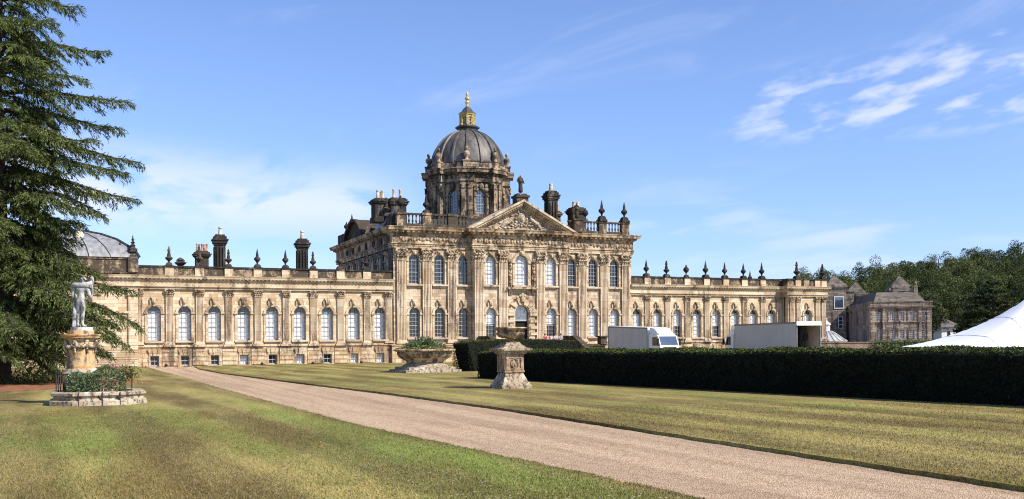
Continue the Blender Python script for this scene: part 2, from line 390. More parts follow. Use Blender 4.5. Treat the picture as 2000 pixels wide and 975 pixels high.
def gravel_mat():
    m, t, p = new_mat('pink_gravel'); P = pos(t)
    v = t.n.new('ShaderNodeTexVoronoi'); t.l.new(P, v.inputs['Vector']); v.inputs['Scale'].default_value = 40
    sp = t.add('ShaderNodeSeparateColor', i_0=v.outputs['Color'])
    f = t.noise(P, 7.0, 6, 0.85); big = t.noise(t.scale(P, (1, 0.25, 1)), 0.6, 4, 0.6)
    c = t.mix(sp.outputs[0], (0.36, 0.240, 0.147), (0.64, 0.478, 0.318))
    c = t.mix(t.ramp(f, 0.52, 0.38, 0, 0.55), c, (0.21, 0.135, 0.085))
    c = t.mix(t.ramp(big, 0.5, 0.75, 0, 0.5), c, (0.30, 0.175, 0.12))
    trk = t.noise(t.scale(P, (1, 0.03, 1)), 1.1, 3, 0.5)      # faint worn wheel lines
    c = t.mix(1.0, c, t.mix(t.ramp(trk, 0.38, 0.62), (0.84, 0.82, 0.80), (1.06, 1.06, 1.05)), 'MULTIPLY')
    t.l.new(c, p.inputs['Base Color']); p.inputs['Roughness'].default_value = 0.9; p.inputs['Specular IOR Level'].default_value = 0.15
    b = t.add('ShaderNodeBump', i_Strength=0.8, i_Distance=0.03); t.l.new(t.math('ADD', v.outputs['Distance'], f), b.inputs['Height']); t.l.new(b.outputs[0], p.inputs['Normal'])
    return m
M['gravel'] = gravel_mat()
M['meadow'] = plain('far_grass', (0.085, 0.10, 0.03), 0.9, var=0.3, scale=0.05)

def interp(tab, y):
    for (a, b), (c, d) in zip(tab, tab[1:]):
        if a <= y <= c: return b+(d-b)*(y-a)/(c-a)
    return tab[0][1] if y < tab[0][0] else tab[-1][1]
PL = [(-140, 2.3), (-96, 1.26), (-81, 0.12), (-55, -0.33), (-25, -0.55), (-0.2, -0.9)]
PR = [(-140, 6.2), (-97, 6.22), (-87, 6.25), (-77, 6.3), (-65, 5.8), (-52, 4.83), (-28, 3.35), (-12, 3.2), (-0.2, 3.9)]
b = MB(); b.box(-2500, 2500, -2500, 3500, -1.5, -0.3); tag(build(b, 'ground', M['meadow']), kind='structure')
ys = [-140+0.25*i for i in range(int(139.8/0.25)+1)]+[-0.2]
rr = random.Random(3)
def jag(y, s): return 0.035*math.sin(y*3.1+s)+0.025*math.sin(y*7.7+2*s)+rr.uniform(-0.02, 0.02)
lft = [(interp(PL, y)+jag(y, 1), y) for y in ys]; rgt = [(interp(PR, y)+jag(y, 4)*0.6, y) for y in ys]
def lawn(name, edge, far):
    b = MB(); n = len(edge)
    top = [(x, y, 0) for x, y in edge]+[(far, y, 0) for x, y in edge]+[(x, y, -0.31) for x, y in edge]
    fs = []
    for i in range(n-1):
        fs.append((i, i+1, n+i+1, n+i)); fs.append((i, 2*n+i, 2*n+i+1, i+1))
    b.add(top, fs); return tag(build(b, name, M['lawn'], recalc=False), kind='structure')
lawn('lawn_by_statue', lft, -260); lawn('lawn_by_hedge', rgt, 330)
b = MB(); n = len(ys)
b.add([(x-0.5, y, -0.085) for x, y in lft]+[(x+0.5, y, -0.085) for x, y in rgt], [(i, n+i, n+i+1, i+1) for i in range(n-1)])
tag(build(b, 'path', M['gravel'], recalc=False), kind='structure')
b = MB(); b.box(-260, 330, -0.2, 120, -0.31, -0.004); tag(build(b, 'court', M['gravel']), kind='structure')

# short grass standing along the nearest part of the lawns
def grass():
    n = 230000; d = 12.5+22*RNG.random(n)**1.5; u = (RNG.random(n)-0.5)*1.14*d
    X = CAM[0]+CS*u+SN*d; Y = CAM[1]-SN*u+CS*d
    yy = np.array(ys); xl = np.interp(Y, yy, [e[0] for e in lft]); xr = np.interp(Y, yy, [e[0] for e in rgt])
    k = (X < xl-0.01) | (X > xr+0.01); X, Y = X[k], Y[k]; n = len(X)
    h = RNG.uniform(0.02, 0.05, n); w = RNG.uniform(0.004, 0.009, n); a = RNG.random(n)*2*PI; ln = RNG.normal(0, 0.55, (n, 2))*h[:, None]
    b0 = np.stack([X-np.cos(a)*w, Y-np.sin(a)*w, np.zeros(n)-0.002], 1); b1 = np.stack([X+np.cos(a)*w, Y+np.sin(a)*w, np.zeros(n)-0.002], 1); tp = np.stack([X+ln[:, 0], Y+ln[:, 1], h], 1)
    tag(quads('grass', np.stack([b0, b1, tp], 1), M['blade'], None, W(0, 20), RNG.random(n), nv=3), kind='stuff')
    # clover heads and daisies
    n = 5200; d = 13+40*RNG.random(n)**1.2; u = (RNG.random(n)-0.5)*1.14*d; X = CAM[0]+CS*u+SN*d; Y = CAM[1]-SN*u+CS*d
    xl = np.interp(Y, yy, [e[0] for e in lft]); xr = np.interp(Y, yy, [e[0] for e in rgt]); k = (X < xl-0.3) | ((X > xr+0.3) & (RNG.random(n) < 0.15)); X, Y = X[k], Y[k]; n = len(X)
    r = 0.014; zz = RNG.uniform(0.03, 0.05, n)
    V = np.stack([np.stack([X+r*math.cos(q), Y+r*math.sin(q), zz+0.006*math.cos(q)], 1) for q in (0, PI/2, PI, 1.5*PI)], 1)
    tag(quads('clover', V, plain('clover_heads', (0.55, 0.52, 0.42), 0.8), None, W(0, 20)), kind='stuff')
    n = 70; d = 14+22*RNG.random(n); u = (RNG.random(n)-0.62)*0.95*d; X = CAM[0]+CS*u+SN*d; Y = CAM[1]-SN*u+CS*d; k = X < np.interp(Y, yy, [e[0] for e in lft])-0.3; X, Y = X[k], Y[k]; n = len(X)
    V = np.stack([np.stack([X+r_*np.cos(q+X*9), Y+r_*np.sin(q+X*9), 0.035+0.02*np.cos(q*2+Y*5)], 1) for q, r_ in ((0, 0.045), (PI/2, 0.025), (PI, 0.045), (1.5*PI, 0.025))], 1)
    tag(quads('fallen_leaves', V, plain('dry_leaf', (0.34, 0.16, 0.06), 0.8, var=0.4), None, W(0, 20)), kind='stuff')
    # loose stones at the path edges
    n = 2600; k = RNG.integers(0, len(ys)-1, n); sd = RNG.random(n) < 0.5; ex = np.where(sd, np.array([e[0] for e in lft])[k]-np.abs(RNG.normal(0, 0.10, n)), np.array([e[0] for e in rgt])[k]+np.abs(RNG.normal(0, 0.08, n))); ey = yy[k]+RNG.random(n)*0.25; q = ey > -100; ex, ey = ex[q], ey[q]; n = len(ex); rs = RNG.uniform(0.008, 0.02, n)
    V = np.stack([np.stack([ex+rs*math.cos(q_), ey+rs*math.sin(q_), np.full(n, 0.012)+0.01*(q_ > 2)], 1) for q_ in (0, PI/2, PI, 1.5*PI)], 1)
    tag(quads('loose_gravel', V, M['gravel'], None, W(0, 20)), kind='stuff')
grass()
# ------------------------------------------------------------------ the country house
HX = 41.05
house = thing('country_house', (HX, -1.2, 0), 'huge honey stone country house with a tall central dome and two long wings', 'country house')

def arch_pts(xc, w, zi, n=14):
    r = w/2; return [(xc-r*math.cos(PI*i/n), zi+r*math.sin(PI*i/n)) for i in range(n+1)]
def arch_wall(mb, x0, x1, z0, z1, y, depth, cols):
    """front face of a wall with openings; cols = list of (xc, [ (w, zsill, zspring, arched) bottom to top ])"""
    def q(xa, xb, za, zb):
        if xb-xa > 1e-4 and zb-za > 1e-4: mb.add([(xa,y,za),(xb,y,za),(xb,y,zb),(xa,y,zb)], [(0,1,2,3)])
    x = x0
    for xc, ops in sorted(cols):
        wm = max(o[0] for o in ops); xl, xr = xc-wm/2, xc+wm/2
        q(x, xl, z0, z1); zb = z0
        for k, (w, zs, zi, arched) in enumerate(ops):
            topz = zi+w/2 if arched else zi
            zt = z1 if k == len(ops)-1 else (topz+ops[k+1][1])/2
            a, c = xc-w/2, xc+w/2
            q(xl, a, zb, zt); q(c, xr, zb, zt); q(a, c, zb, zs)
            if arched:
                pts = arch_pts(xc, w, zi)
                for (px, pz), (qx, qz) in zip(pts, pts[1:]):
                    mb.add([(px,y,pz),(qx,y,qz),(qx,y,zt),(px,y,zt)], [(0,1,2,3)])
                edge = [(a, zs)]+pts+[(c, zs)]
            else:
                q(a, c, zi, zt); edge = [(a, zs), (a, zi), (c, zi), (c, zs)]
            edge.append((a, zs))
            for (px, pz), (qx, qz) in zip(edge, edge[1:]):
                mb.add([(px,y,pz),(qx,y,qz),(qx,y+depth,qz),(px,y+depth,pz)], [(0,1,2,3)])
            zb = zt
        x = xr
    q(x, x1, z0, z1)

# ---- window kit: a window part (glazing bars) with a surround and a pane, made once per size and copied
def bars_mb(w, zs, zi, y, nv=3, rows=6, t=0.030, arched=True, rail=None):
    b = MB(); r = w/2; d0, d1 = y-0.04, y+0.02
    edge = ([(-r, zs)]+arch_pts(0, w, zi)+[(r, zs)]) if arched else [(-r, zs), (-r, zi), (r, zi), (r, zs)]
    ins = []
    cz = zi if arched else (zs+zi)/2
    for x, z in edge:
        if arched and z >= zi: ins.append((x*(r-0.08)/r, zi+(z-zi)*(r-0.08)/r))
        else: ins.append((x-math.copysign(0.08, x), z-(0 if z == zs else 0.08)))
    for i in range(len(edge)-1):
        b.loft([[(edge[i][0],d0,edge[i][1]),(ins[i][0],d0,ins[i][1]),(ins[i][0],d1,ins[i][1]),(edge[i][0],d1,edge[i][1])],
                [(edge[i+1][0],d0,edge[i+1][1]),(ins[i+1][0],d0,ins[i+1][1]),(ins[i+1][0],d1,ins[i+1][1]),(edge[i+1][0],d1,edge[i+1][1])]])
    b.box(-r+0.08, r-0.08, d0-0.003, d1, zs, zs+0.12)
    for i in range(1, nv):
        x = -r+w*i/nv; zt = zi+(math.sqrt(max(0, (r-0.06)**2-x*x)) if arched else -0.08)
        b.box(x-t/2, x+t/2, d0+0.004, d1-0.002, zs+0.12, zt)
    for k in range(1, rows):
        z = zs+(zi-zs)*k/rows*(1.0 if not arched else 1.0)
        tt = t if k != rows//2 else 0.065
        b.box(-r+0.08, r-0.08, d0+0.008-(0.02 if tt > t else 0), d1-0.004, z-tt/2, z+tt/2)
    if arched: b.box(-r+0.08, r-0.08, d0+0.002, d1-0.004, zi-0.04, zi+0.04)
    return b
def surround_mb(w, zs, zi, y, proj=0.13, ring=0.26, key=True, arched=True, keyh=0.95):
    b = MB(); r = w/2
    if arched:
        o = arch_pts(0, w+2*ring, zi); i = arch_pts(0, w+0.004, zi)
        for k in range(len(o)-1):
            sec = lambda p, q: [(p[0],y-proj,p[1]),(q[0],y-proj*0.55,q[1]),(q[0],y+0.02,q[1]),(p[0],y+0.02,p[1])]
            b.loft([sec(o[k], i[k]), sec(o[k+1], i[k+1])])
        for s in (-1, 1):
            xa, xb = sorted((s*(r+0.002), s*(r+ring)))
            b.box(xa, xb, y-proj*0.6, y+0.02, zs, zi-0.16)
            b.box(xa-(0.1 if s < 0 else 0), xb+(0.1 if s > 0 else 0), y-proj-0.06, y+0.02, zi-0.16, zi-0.002)
    else:
        for s in (-1, 1):
            xa, xb = sorted((s*(r+0.002), s*(r+ring))); b.box(xa, xb, y-proj, y+0.02, zs, zi)
        b.box(-r-ring, r+ring, y-proj-0.003, y+0.02, zi, zi+ring)
    b.box(-r-0.3, r+0.3, y-proj-0.18, y+0.06, zs-0.2, zs-0.003)
    b.box(-r-0.18, r+0.18, y-proj+0.02, y+0.02, zs-0.42, zs-0.203)
    if key:
        z0 = zi+r+0.02; h = keyh
        def kb(xa, xb, xc, xd, p0, p1, za, zb):
            b.loft([[(xa,y-p0,za),(xb,y-p0,za),(xb,y+0.02,za),(xa,y+0.02,za)],[(xc,y-p1,zb),(xd,y-p1,zb),(xd,y+0.02,zb),(xc,y+0.02,zb)]])
        kb(-0.13, 0.13, -0.22, 0.22, 0.26, 0.36, z0-0.05, z0+h*0.8)
        kb(-0.40, -0.15, -0.46, -0.24, 0.15, 0.2, z0+0.02, z0+h*0.72)
        kb(0.15, 0.40, 0.24, 0.46, 0.15, 0.2, z0+0.02, z0+h*0.72)
        b.box(-0.32, 0.32, y-0.34, y+0.02, z0+h*0.8, z0+h)
        b.blob((0, y-0.36, z0+h*0.42), (0.13, 0.1, 0.2), 6, 4)
    return b
def pane_mb(w, zs, zi, y, arched=True, zlo=None, zhi=None):
    b = MB(); r = w/2+0.03
    pts = ([(-r, zs)]+arch_pts(0, 2*r, zi)+[(r, zs)]) if arched else [(-r, zs), (-r, zi), (r, zi), (r, zs)]
    if zhi is not None: pts = [(-r, zs), (-r, zhi), (r, zhi), (r, zs)]
    if zlo is not None: pts = [(-r, zlo)]+arch_pts(0, 2*r, zi)+[(r, zlo)] if zlo < zi else [(x, max(z, zlo)) for x, z in arch_pts(0, 2*r, zi) if z >= zlo-0.05]
    return b.prism(pts, 'y', y, y+0.03)
class Win:
    """all sizes are at x=0; place() copies the window with its surround and the wanted panes"""
    def __init__(s, w, zs, zi, depth, proj=0.13, ring=0.26, arched=True, rows=6, nv=3, key=True, keyh=0.95, tone='trim', half=None, trim=True):
        s.a = (w, zs, zi); s.proto = {}; s.kw = dict(depth=depth, arched=arched, rows=rows, nv=nv)
        def me(mb, mat):
            o = build(mb, 'tmp', mat, None, (0, 0, zs)); d = o.data; bpy.data.objects.remove(o); return d
        s.bars = me(bars_mb(w, zs, zi, depth-0.14, nv, rows, arched=arched), M['bar'])
        s.sur = me(surround_mb(w, zs, zi, 0, proj, ring, key, arched, keyh), M[tone]) if trim else None
        s.blind = me(pane_mb(w, zs, zi, depth-0.06, arched), M['blind'])
        s.glass = me(pane_mb(w, zs, zi, depth-0.06, arched), M['glass'])
        s.low = [(me(pane_mb(w, zs, zi, depth-0.06, arched, zhi=zi+dz), M['blind']), me(pane_mb(w, zs, zi, depth-0.06, arched, zlo=zi+dz), M['glass'])) for dz in (-0.02, 0.16, -0.22)] if arched else None
        s.n = 0
        zm = half if half else zs+(zi-zs)*0.5
        s.hb = me(pane_mb(w, zs, zi, depth-0.06, arched, zlo=zm), M['blind'])
        s.hg = me(pane_mb(w, zs, zi, depth-0.06, arched, zhi=zm), M['glass'])
    def place(s, x, y, state, parent, rotz=0.0, z=0.0):
        zs = s.a[1]
        def ob(name, data, par, off=(0,0,0)):
            o = bpy.data.objects.new(name, data); COL.objects.link(o); o.parent = par; o.location = off; return o
        wn = ob('window', s.bars, parent, Vector((x, y, zs+z))-ORG[parent.name]); wn.rotation_euler = (0, 0, rotz)
        ORG[wn.name] = Vector((x, y, zs+z))
        if s.sur: ob('surround', s.sur, wn)
        s.n += 1
        if state == 'fan': bl, gl = s.low[(0, 1, 0, 0, 2, 1, 0, 1, 0, 0)[s.n % 10]]; ob('blind', bl, wn); ob('pane', gl, wn)
        elif state == 'blind': ob('blind', s.blind, wn)
        elif state == 'glass': ob('pane', s.glass, wn)
        elif state == 'half': ob('blind', s.hb, wn); ob('pane', s.hg, wn)
        return wn

def shaft_mb(xc, y, w, d, z0, z1, nfl=5, base=0.3):
    """fluted pilaster shaft on a moulded base"""
    b = MB(); pts = [(xc-w/2, y+0.02), (xc-w/2, y-d)]
    m = 0.09*w; fw = (w-2*m)/nfl
    for i in range(nfl):
        a = xc-w/2+m+i*fw
        pts += [(a+fw*0.24, y-d), (a+fw*0.32, y-d+0.07), (a+fw*0.68, y-d+0.07), (a+fw*0.76, y-d)]
    pts += [(xc+w/2, y-d), (xc+w/2, y+0.02)]
    b.prism(pts, 'z', z0+base, z1)
    for k, (e, za, zb) in enumerate(((0.14, 0, 0.45), (0.09, 0.45, 0.8), (0.04, 0.8, 1.0))):
        b.box(xc-w/2-e, xc+w/2+e, y-d-e, y+0.02, z0+base*za+0.001*k, z0+base*zb)
    return b
def capital_mb(xc, y, w, d, z0, z1):
    b = MB(); h = z1-z0
    b.box(xc-w/2-0.04, xc+w/2+0.04, y-d-0.04, y+0.02, z0, z0+0.06*h)
    b.loft([[(xc-w/2+0.02,y-d+0.02,z0),(xc+w/2-0.02,y-d+0.02,z0),(xc+w/2-0.02,y+0.02,z0),(xc-w/2+0.02,y+0.02,z0)],
            [(xc-w*0.56,y-d-0.06,z1-0.14*h),(xc+w*0.56,y-d-0.06,z1-0.14*h),(xc+w*0.56,y+0.02,z1-0.14*h),(xc-w*0.56,y+0.02,z1-0.14*h)]])
    def leaf(x, yy, za, zb, lw, out, dx=0):
        pr = [(0, za), (out*0.25, za+(zb-za)*0.6), (out*0.8, zb-0.03*h), (out, zb-0.1*h)]
        b.loft([[(x-lw/2+dx*o, yy-o-0.01, z), (x+lw/2+dx*o, yy-o-0.01, z), (x+lw/3+dx*o, yy-o+0.07, z), (x-lw/3+dx*o, yy-o+0.07, z)] for o, z in pr])
    for i in range(4): leaf(xc+w*(i-1.5)*0.27, y-d, z0+0.06*h, z0+0.45*h, w*0.2, 0.16*h)
    for i in range(3): leaf(xc+w*(i-1)*0.36, y-d-0.02, z0+0.3*h, z0+0.72*h, w*0.22, 0.2*h)
    for s in (-1, 1):
        b.blob((xc+s*w*0.56, y-d-0.08, z1-0.24*h), (0.13*h, 0.13*h, 0.13*h), 7, 5)
        b.blob((xc+s*w*0.2, y-d-0.1, z1-0.25*h), (0.09*h, 0.08*h, 0.09*h), 6, 4)
        leaf(xc+s*w*0.55, y-d*0.5, z0+0.08*h, z0+0.5*h, w*0.16, 0.1*h, s*0.6)
    b.box(xc-w*0.66, xc+w*0.66, y-d-0.16, y+0.02, z1-0.13*h, z1-0.002)
    b.blob((xc, y-d-0.18, z1-0.08*h), (0.09*h, 0.06*h, 0.08*h), 6, 4)
    return b
def pilaster(xc, y, w, d, z0, z1, z2, nfl=5, mat='pil', base=0.3, proto={}):
    key = (w, d, z0, z1, z2, nfl, mat)
    if key not in proto:
        s = build(shaft_mb(xc, y, w, d, z0, z1, nfl, base), 'pilaster', M[mat], house, (xc, y, z0))
        c = build(capital_mb(xc, y, w, d, z1+0.001, z2), 'capital', M['carve'], s, (xc, y, z1))
        proto[key] = s; return s
    return dup(proto[key], (xc, y, z0))

# ---- heights
ZB, ZC0, ZC1, ZA, ZF, ZCOR, ZPAR = 2.24, 7.27, 8.03, 8.32, 8.86, 9.42, 10.44
WX = [3.0*i for i in range(9)]; EX = [57.51+3*k for k in range(8)]
win_wing = Win(1.30, 2.66, 5.62, 0.52)
win_base = Win(0.86, 0.06, 1.10, 0.40, arched=False, rows=2, nv=2, key=False, ring=0.16, proj=0.06, tone='rustic')

# walls (one mesh per range)
b = MB(); arch_wall(b, -1.6, 25.56, ZB, ZC1, 0, 0.56, [(x, [(1.30, 2.66, 5.62, True)]) for x in WX]); b.box(-1.6, 25.56, 0.57, 13.9, 2.0, 9.3)
build(b, 'wing_wall', M['wing'], house)
b = MB(); arch_wall(b, 56.54, 80.25, ZB, ZC1, 0, 0.56, [(x, [(1.30, 2.66, 5.62, True)]) for x in EX]); b.box(56.54, 80.25, 0.57, 13.9, 2.0, 9.3)
arch_wall(b, 80.2, 86.6, ZB, ZC1, -1.3, 0.56, [(83.5, [(1.30, 2.66, 5.62, True)])]); b.box(80.2, 86.6, -0.73, 13.8, 2.0, 9.3)
b.box(80.2, 80.7, -1.299, -0.5, 2.0, ZC1-0.01); b.box(86.1, 86.6, -1.299, -0.5, 2.0, ZC1-0.01)
build(b, 'wing_wall', M['wing'], house)
# basement courses
def basement(x0, x1, y, xs):
    b = MB(); arch_wall(b, x0, x1, -0.05, 2.02, y-0.12, 0.42, [(x, [(0.86, 0.06, 1.10, False)]) for x in xs]); b.box(x0, x1, y+0.31, y+0.44, -0.05, 2.0)
    for x in xs:                                            # keystone over every basement window
        for s, w0, w1, p in ((0, 0.16, 0.24, 0.16), (-1, 0.15, 0.2, 0.1), (1, 0.15, 0.2, 0.1)):
            c0, c1 = x+s*0.34, x+s*0.5
            b.loft([[(c0-w0,y-0.12-p,1.12),(c0+w0,y-0.12-p,1.12),(c0+w0,y-0.1,1.12),(c0-w0,y-0.1,1.12)],
                    [(c1-w1,y-0.12-p-0.08,1.78),(c1+w1,y-0.12-p-0.08,1.78),(c1+w1,y-0.1,1.78),(c1-w1,y-0.1,1.78)]])
    mids = [(a+c)/2 for a, c in zip(xs, xs[1:])]
    for m in [xs[0]-1.5]+mids+[xs[-1]+1.5]:                 # rusticated panels between
        if m-0.75 < x0 or m+0.75 > x1: continue
        for k in range(4):
            b.box(m-0.74, m+0.74, y-0.2, y-0.1, 0.10+k*0.47, 0.52+k*0.47)
    for m in [x for x in [xs[0]-1.5]+mids+[xs[-1]+1.5] if x0 < x-0.6 and x+0.6 < x1]:
        b.box(m-0.62, m+0.62, y-0.42, y-0.1, 2.021, ZB-0.003)
    b.box(x0, x1, y-0.26, y+0.02, 2.02, 2.13); b.box(x0, x1, y-0.18, y+0.018, 2.13, ZB)
    return build(b, 'basement_course', M['rustic'], house)
basement(-1.6, 25.55, 0, WX); basement(56.55, 80.2, 0, EX); basement(80.2, 86.6, -1.3, [83.5])
for i, x in enumerate(WX):
    win_wing.place(x, 0, 'fan', house)
    win_base.place(x, -0.12, ['glass', 'glass', 'glass', 'blind', 'glass', 'blind', 'glass', 'blind', 'blind'][i], house)
for i, x in enumerate(EX):
    win_wing.place(x, 0, 'half' if i in (2, 4) else 'fan', house); win_base.place(x, -0.12, 'glass', house)
win_wing.place(83.5, -1.3, 'fan', house); win_base.place(83.5, -1.42, 'glass', house)
# pilasters of the wings
for x in [-1.5+3*i for i in range(9)]+[25.0]: pilaster(x, 0, 0.74, 0.2, ZB, ZC0, ZC1)
for x in [59.01+3*k for k in range(7)]+[79.6]: pilaster(x, 0, 0.74, 0.2, ZB, ZC0, ZC1)
for x in (80.75, 81.85, 85.1, 86.15): pilaster(x, -1.3, 0.66, 0.2, ZB, ZC0, ZC1)
# entablature
def entab(path, closed, za, zf, zc, zt, over, name='entablature', mat='trim', modill=0):
    pr = [(-0.02, za), (0.22, za), (0.22, za+(zf-za)*0.45), (0.26, za+(zf-za)*0.46), (0.26, zf-0.08), (0.36, zf-0.06), (0.36, zf), (0.20, zf+0.02), (0.20, zc-0.02),
          (0.30, zc), (0.34, zc+0.10), (over*0.55, zc+0.13), (over*0.55, zc+(zt-zc)*0.42), (over*0.86, zc+(zt-zc)*0.46), (over*0.9, zc+(zt-zc)*0.72), (over, zc+(zt-zc)*0.95), (over, zt), (-0.02, zt)]
    b = MB(); b.sweep(path, pr, closed)
    n = len(path)
    for i in range(n if closed else n-1):                    # small blocks under the cornice
        p, q = Vector(path[i]), Vector(path[(i+1) % n]); L = (q-p).length; d = (q-p).normalized(); nn = Vector((d.y, -d.x))
        step = modill if modill else 0.4; k = int(L/step); wd = step*0.42
        for j in range(k):
            c = p+d*(L*(j+0.5)/k)
            A = c-d*wd/2+nn*0.3; B = c+d*wd/2+nn*0.3; o = nn*(over*0.82-0.3)
            z0, z1 = zc+(zt-zc)*(0.16 if modill else 0.24), zc+(zt-zc)*0.455
            b.loft([[(A.x,A.y,z0),(B.x,B.y,z0),(B.x+o.x*0.8,B.y+o.y*0.8,z0),(A.x+o.x*0.8,A.y+o.y*0.8,z0)],
                    [(A.x,A.y,z1),(B.x,B.y,z1),(B.x+o.x,B.y+o.y,z1),(A.x+o.x,A.y+o.y,z1)]])
    return build(b, name, M[mat], house)
entab([(-1.6, 0), (25.6, 0)], False, ZC1, ZA, ZF, ZCOR, 0.62)
entab([(56.5, 0), (80.2, 0), (80.2, -1.3), (86.6, -1.3), (86.6, 13.8)], False, ZC1, ZA, ZF, ZCOR, 0.62)
# parapet with dies
def parapet(path, dies, y):
    b = MB(); b.sweep(path, [(0.12, ZCOR+0.002), (0.12, ZCOR+0.16), (0.03, ZCOR+0.18), (0.03, ZPAR-0.17), (-0.42, ZPAR-0.17), (-0.42, ZCOR+0.002)], False)
    build(b, 'parapet', M['parapet'], house)
    for x in dies:
        b = MB(); b.box(x-0.44, x+0.44, y-0.2, y+0.5, ZCOR+0.004, ZPAR-0.172); d = build(b, 'parapet_die', M['trim'], house)
        b = MB(); b.box(x-0.5, x+0.5, y-0.24, y+0.5, ZPAR-0.17, ZPAR+0.05); build(b, 'coping', M['soot2'], d)
    b = MB(); b.sweep(path, [(0.16, ZPAR-0.13), (0.16, ZPAR+0.02), (-0.44, ZPAR+0.02), (-0.44, ZPAR-0.13)], False)
    return build(b, 'coping_course', M['soot2'], house)
WD = [1.5+3*i for i in range(8)]; ED = [59.01+3*k for k in range(7)]
parapet([(-1.6, 0), (25.6, 0)], WD, 0)
parapet([(56.5, 0), (80.2, 0)], ED, 0); parapet([(80.2, 0.3), (80.2, -1.3), (86.6, -1.3), (86.6, 13.8)], [81.8, 83.2, 85.1, 86.2], -1.3)
b = MB(); b.box(-1.6, 25.6, 0.45, 13.9, 9.31, 9.5); b.box(56.5, 86.5, 0.45, 13.7, 9.31, 9.5); build(b, 'roof', M['leaddark'], house)

# ---- finials
def finial_mb(kind, x, y, z, h):
    b = MB()
    ped = 0.16*h
    b.sqlathe([(0.16*h, z), (0.16*h, z+ped*0.5), (0.10*h, z+ped)], x, y)
    if kind == 'urn':      # tapering vase with a bulbous belly low down
        pr = [(0.05, .10), (0.045, .2), (0.07, .24), (0.17, .33), (0.20, .40), (0.15, .44), (0.10, .47), (0.085, .60), (0.055, .72), (0.085, .76), (0.075, .82), (0.05, .86), (0.06, .92), (0.02, 1.0)]
    elif kind == 'flame':  # bulb with a tall thin flame
        pr = [(0.05, .10), (0.045, .24), (0.08, .30), (0.16, .38), (0.17, .45), (0.13, .52), (0.075, .56), (0.07, .66), (0.045, .80), (0.02, .92), (0.005, 1.0)]
    elif kind == 'ball':
        pr = [(0.06, .12), (0.05, .3), (0.12, .38), (0.22, .48), (0.24, .58), (0.20, .70), (0.10, .80), (0.06, .84), (0.07, .9), (0.02, 1.0)]
    else:                  # stacked pinnacle
        pr = [(0.07, .1), (0.06, .18), (0.13, .22), (0.19, .28), (0.17, .36), (0.20, .40), (0.12, .43), (0.08, .50), (0.12, .54), (0.07, .57), (0.06, .64), (0.10, .67), (0.05, .70), (0.045, .78), (0.07, .80), (0.03, .84), (0.02, .92), (0.005, 1.0)]
    b.lathe([(r*h, z+q*h) for r, q in pr], x, y, 12)
    return b
def finial(kind, x, y, z, h, mat='soot2'):
    return build(finial_mb(kind, x, y, z, h), 'finial', M[mat], house, (x, y, z), smooth=50)
for i, x in enumerate(WD): finial('urn' if i in (0, 1, 2, 5, 7) else 'flame', x, 0.15, ZPAR+0.05, 2.0+0.12*math.sin(i*2.3), 'soot' if i in (0, 2, 5, 6) else 'soot2')
for i, x in enumerate(ED): finial('ball' if i == 2 else ('urn' if i == 1 else 'flame'), x, 0.15, ZPAR+0.05, 1.6 if i == 2 else 2.15-0.1*math.sin(i*1.7))
finial('urn', 81.8, -1.15, ZPAR+0.05, 2.3); finial('urn', 86.2, -1.15, ZPAR+0.05, 2.1); finial('flame', 81.8, 9.0, ZPAR, 1.9)
# ------------------------------------------------------------------ central block
MP = [(25.55,-.25),(35.0,-.25),(35.0,-1.1),(47.1,-1.1),(47.1,-.25),(56.55,-.25),(56.55,26),(25.55,26)]
ZM, ZMC = 13.05, 11.6
LO, UP = (1.28, 2.83, 5.62, True), (1.28, 8.95, 11.72, True)
b = MB()
arch_wall(b, 25.55, 35.0, 2.15, ZM, -.25, 0.45, [(x, [LO, UP]) for x in (28.0, 31.05, 34.0)])
arch_wall(b, 47.1, 56.55, 2.15, ZM, -.25, 0.45, [(x, [LO, UP]) for x in (48.15, 51.1, 54.12)])
arch_wall(b, 35.0, 47.1, 2.15, ZM, -1.1, 0.45, [(37.1, [LO, UP]), (41.05, [(1.78, 2.3, 5.65, True), (1.66, 8.95, 11.72, True)]), (44.95, [LO, UP])])
for x in (35.0, 47.1): b.add([(x,-1.1,2.15),(x,-.25,2.15),(x,-.25,ZM),(x,-1.1,ZM)], [(0,1,2,3)])
b.box(25.58, 56.5, 0.22, 25.9, 2.0, 15.2); b.box(35.05, 47.05, -.63, 0.2, 2.1, 15.2)
build(b, 'wall', M['honey'], house)
b = MB(); q = MB()
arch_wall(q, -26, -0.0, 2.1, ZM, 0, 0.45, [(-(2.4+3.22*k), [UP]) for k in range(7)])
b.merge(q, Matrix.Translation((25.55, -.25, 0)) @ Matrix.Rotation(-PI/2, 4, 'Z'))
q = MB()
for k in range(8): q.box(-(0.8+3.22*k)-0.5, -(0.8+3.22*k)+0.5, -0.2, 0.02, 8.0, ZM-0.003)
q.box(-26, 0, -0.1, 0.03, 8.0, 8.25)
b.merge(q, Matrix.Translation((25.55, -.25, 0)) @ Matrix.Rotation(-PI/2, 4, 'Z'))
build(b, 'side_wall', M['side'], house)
b = MB(); b.sweep(MP, [(0.02, -0.05), (0.30, -0.05), (0.30, 1.9), (0.36, 1.92), (0.36, 2.02), (0.22, 2.10), (0.22, 2.16), (-0.02, 2.16)]); build(b, 'plinth', M['rustic'], house)

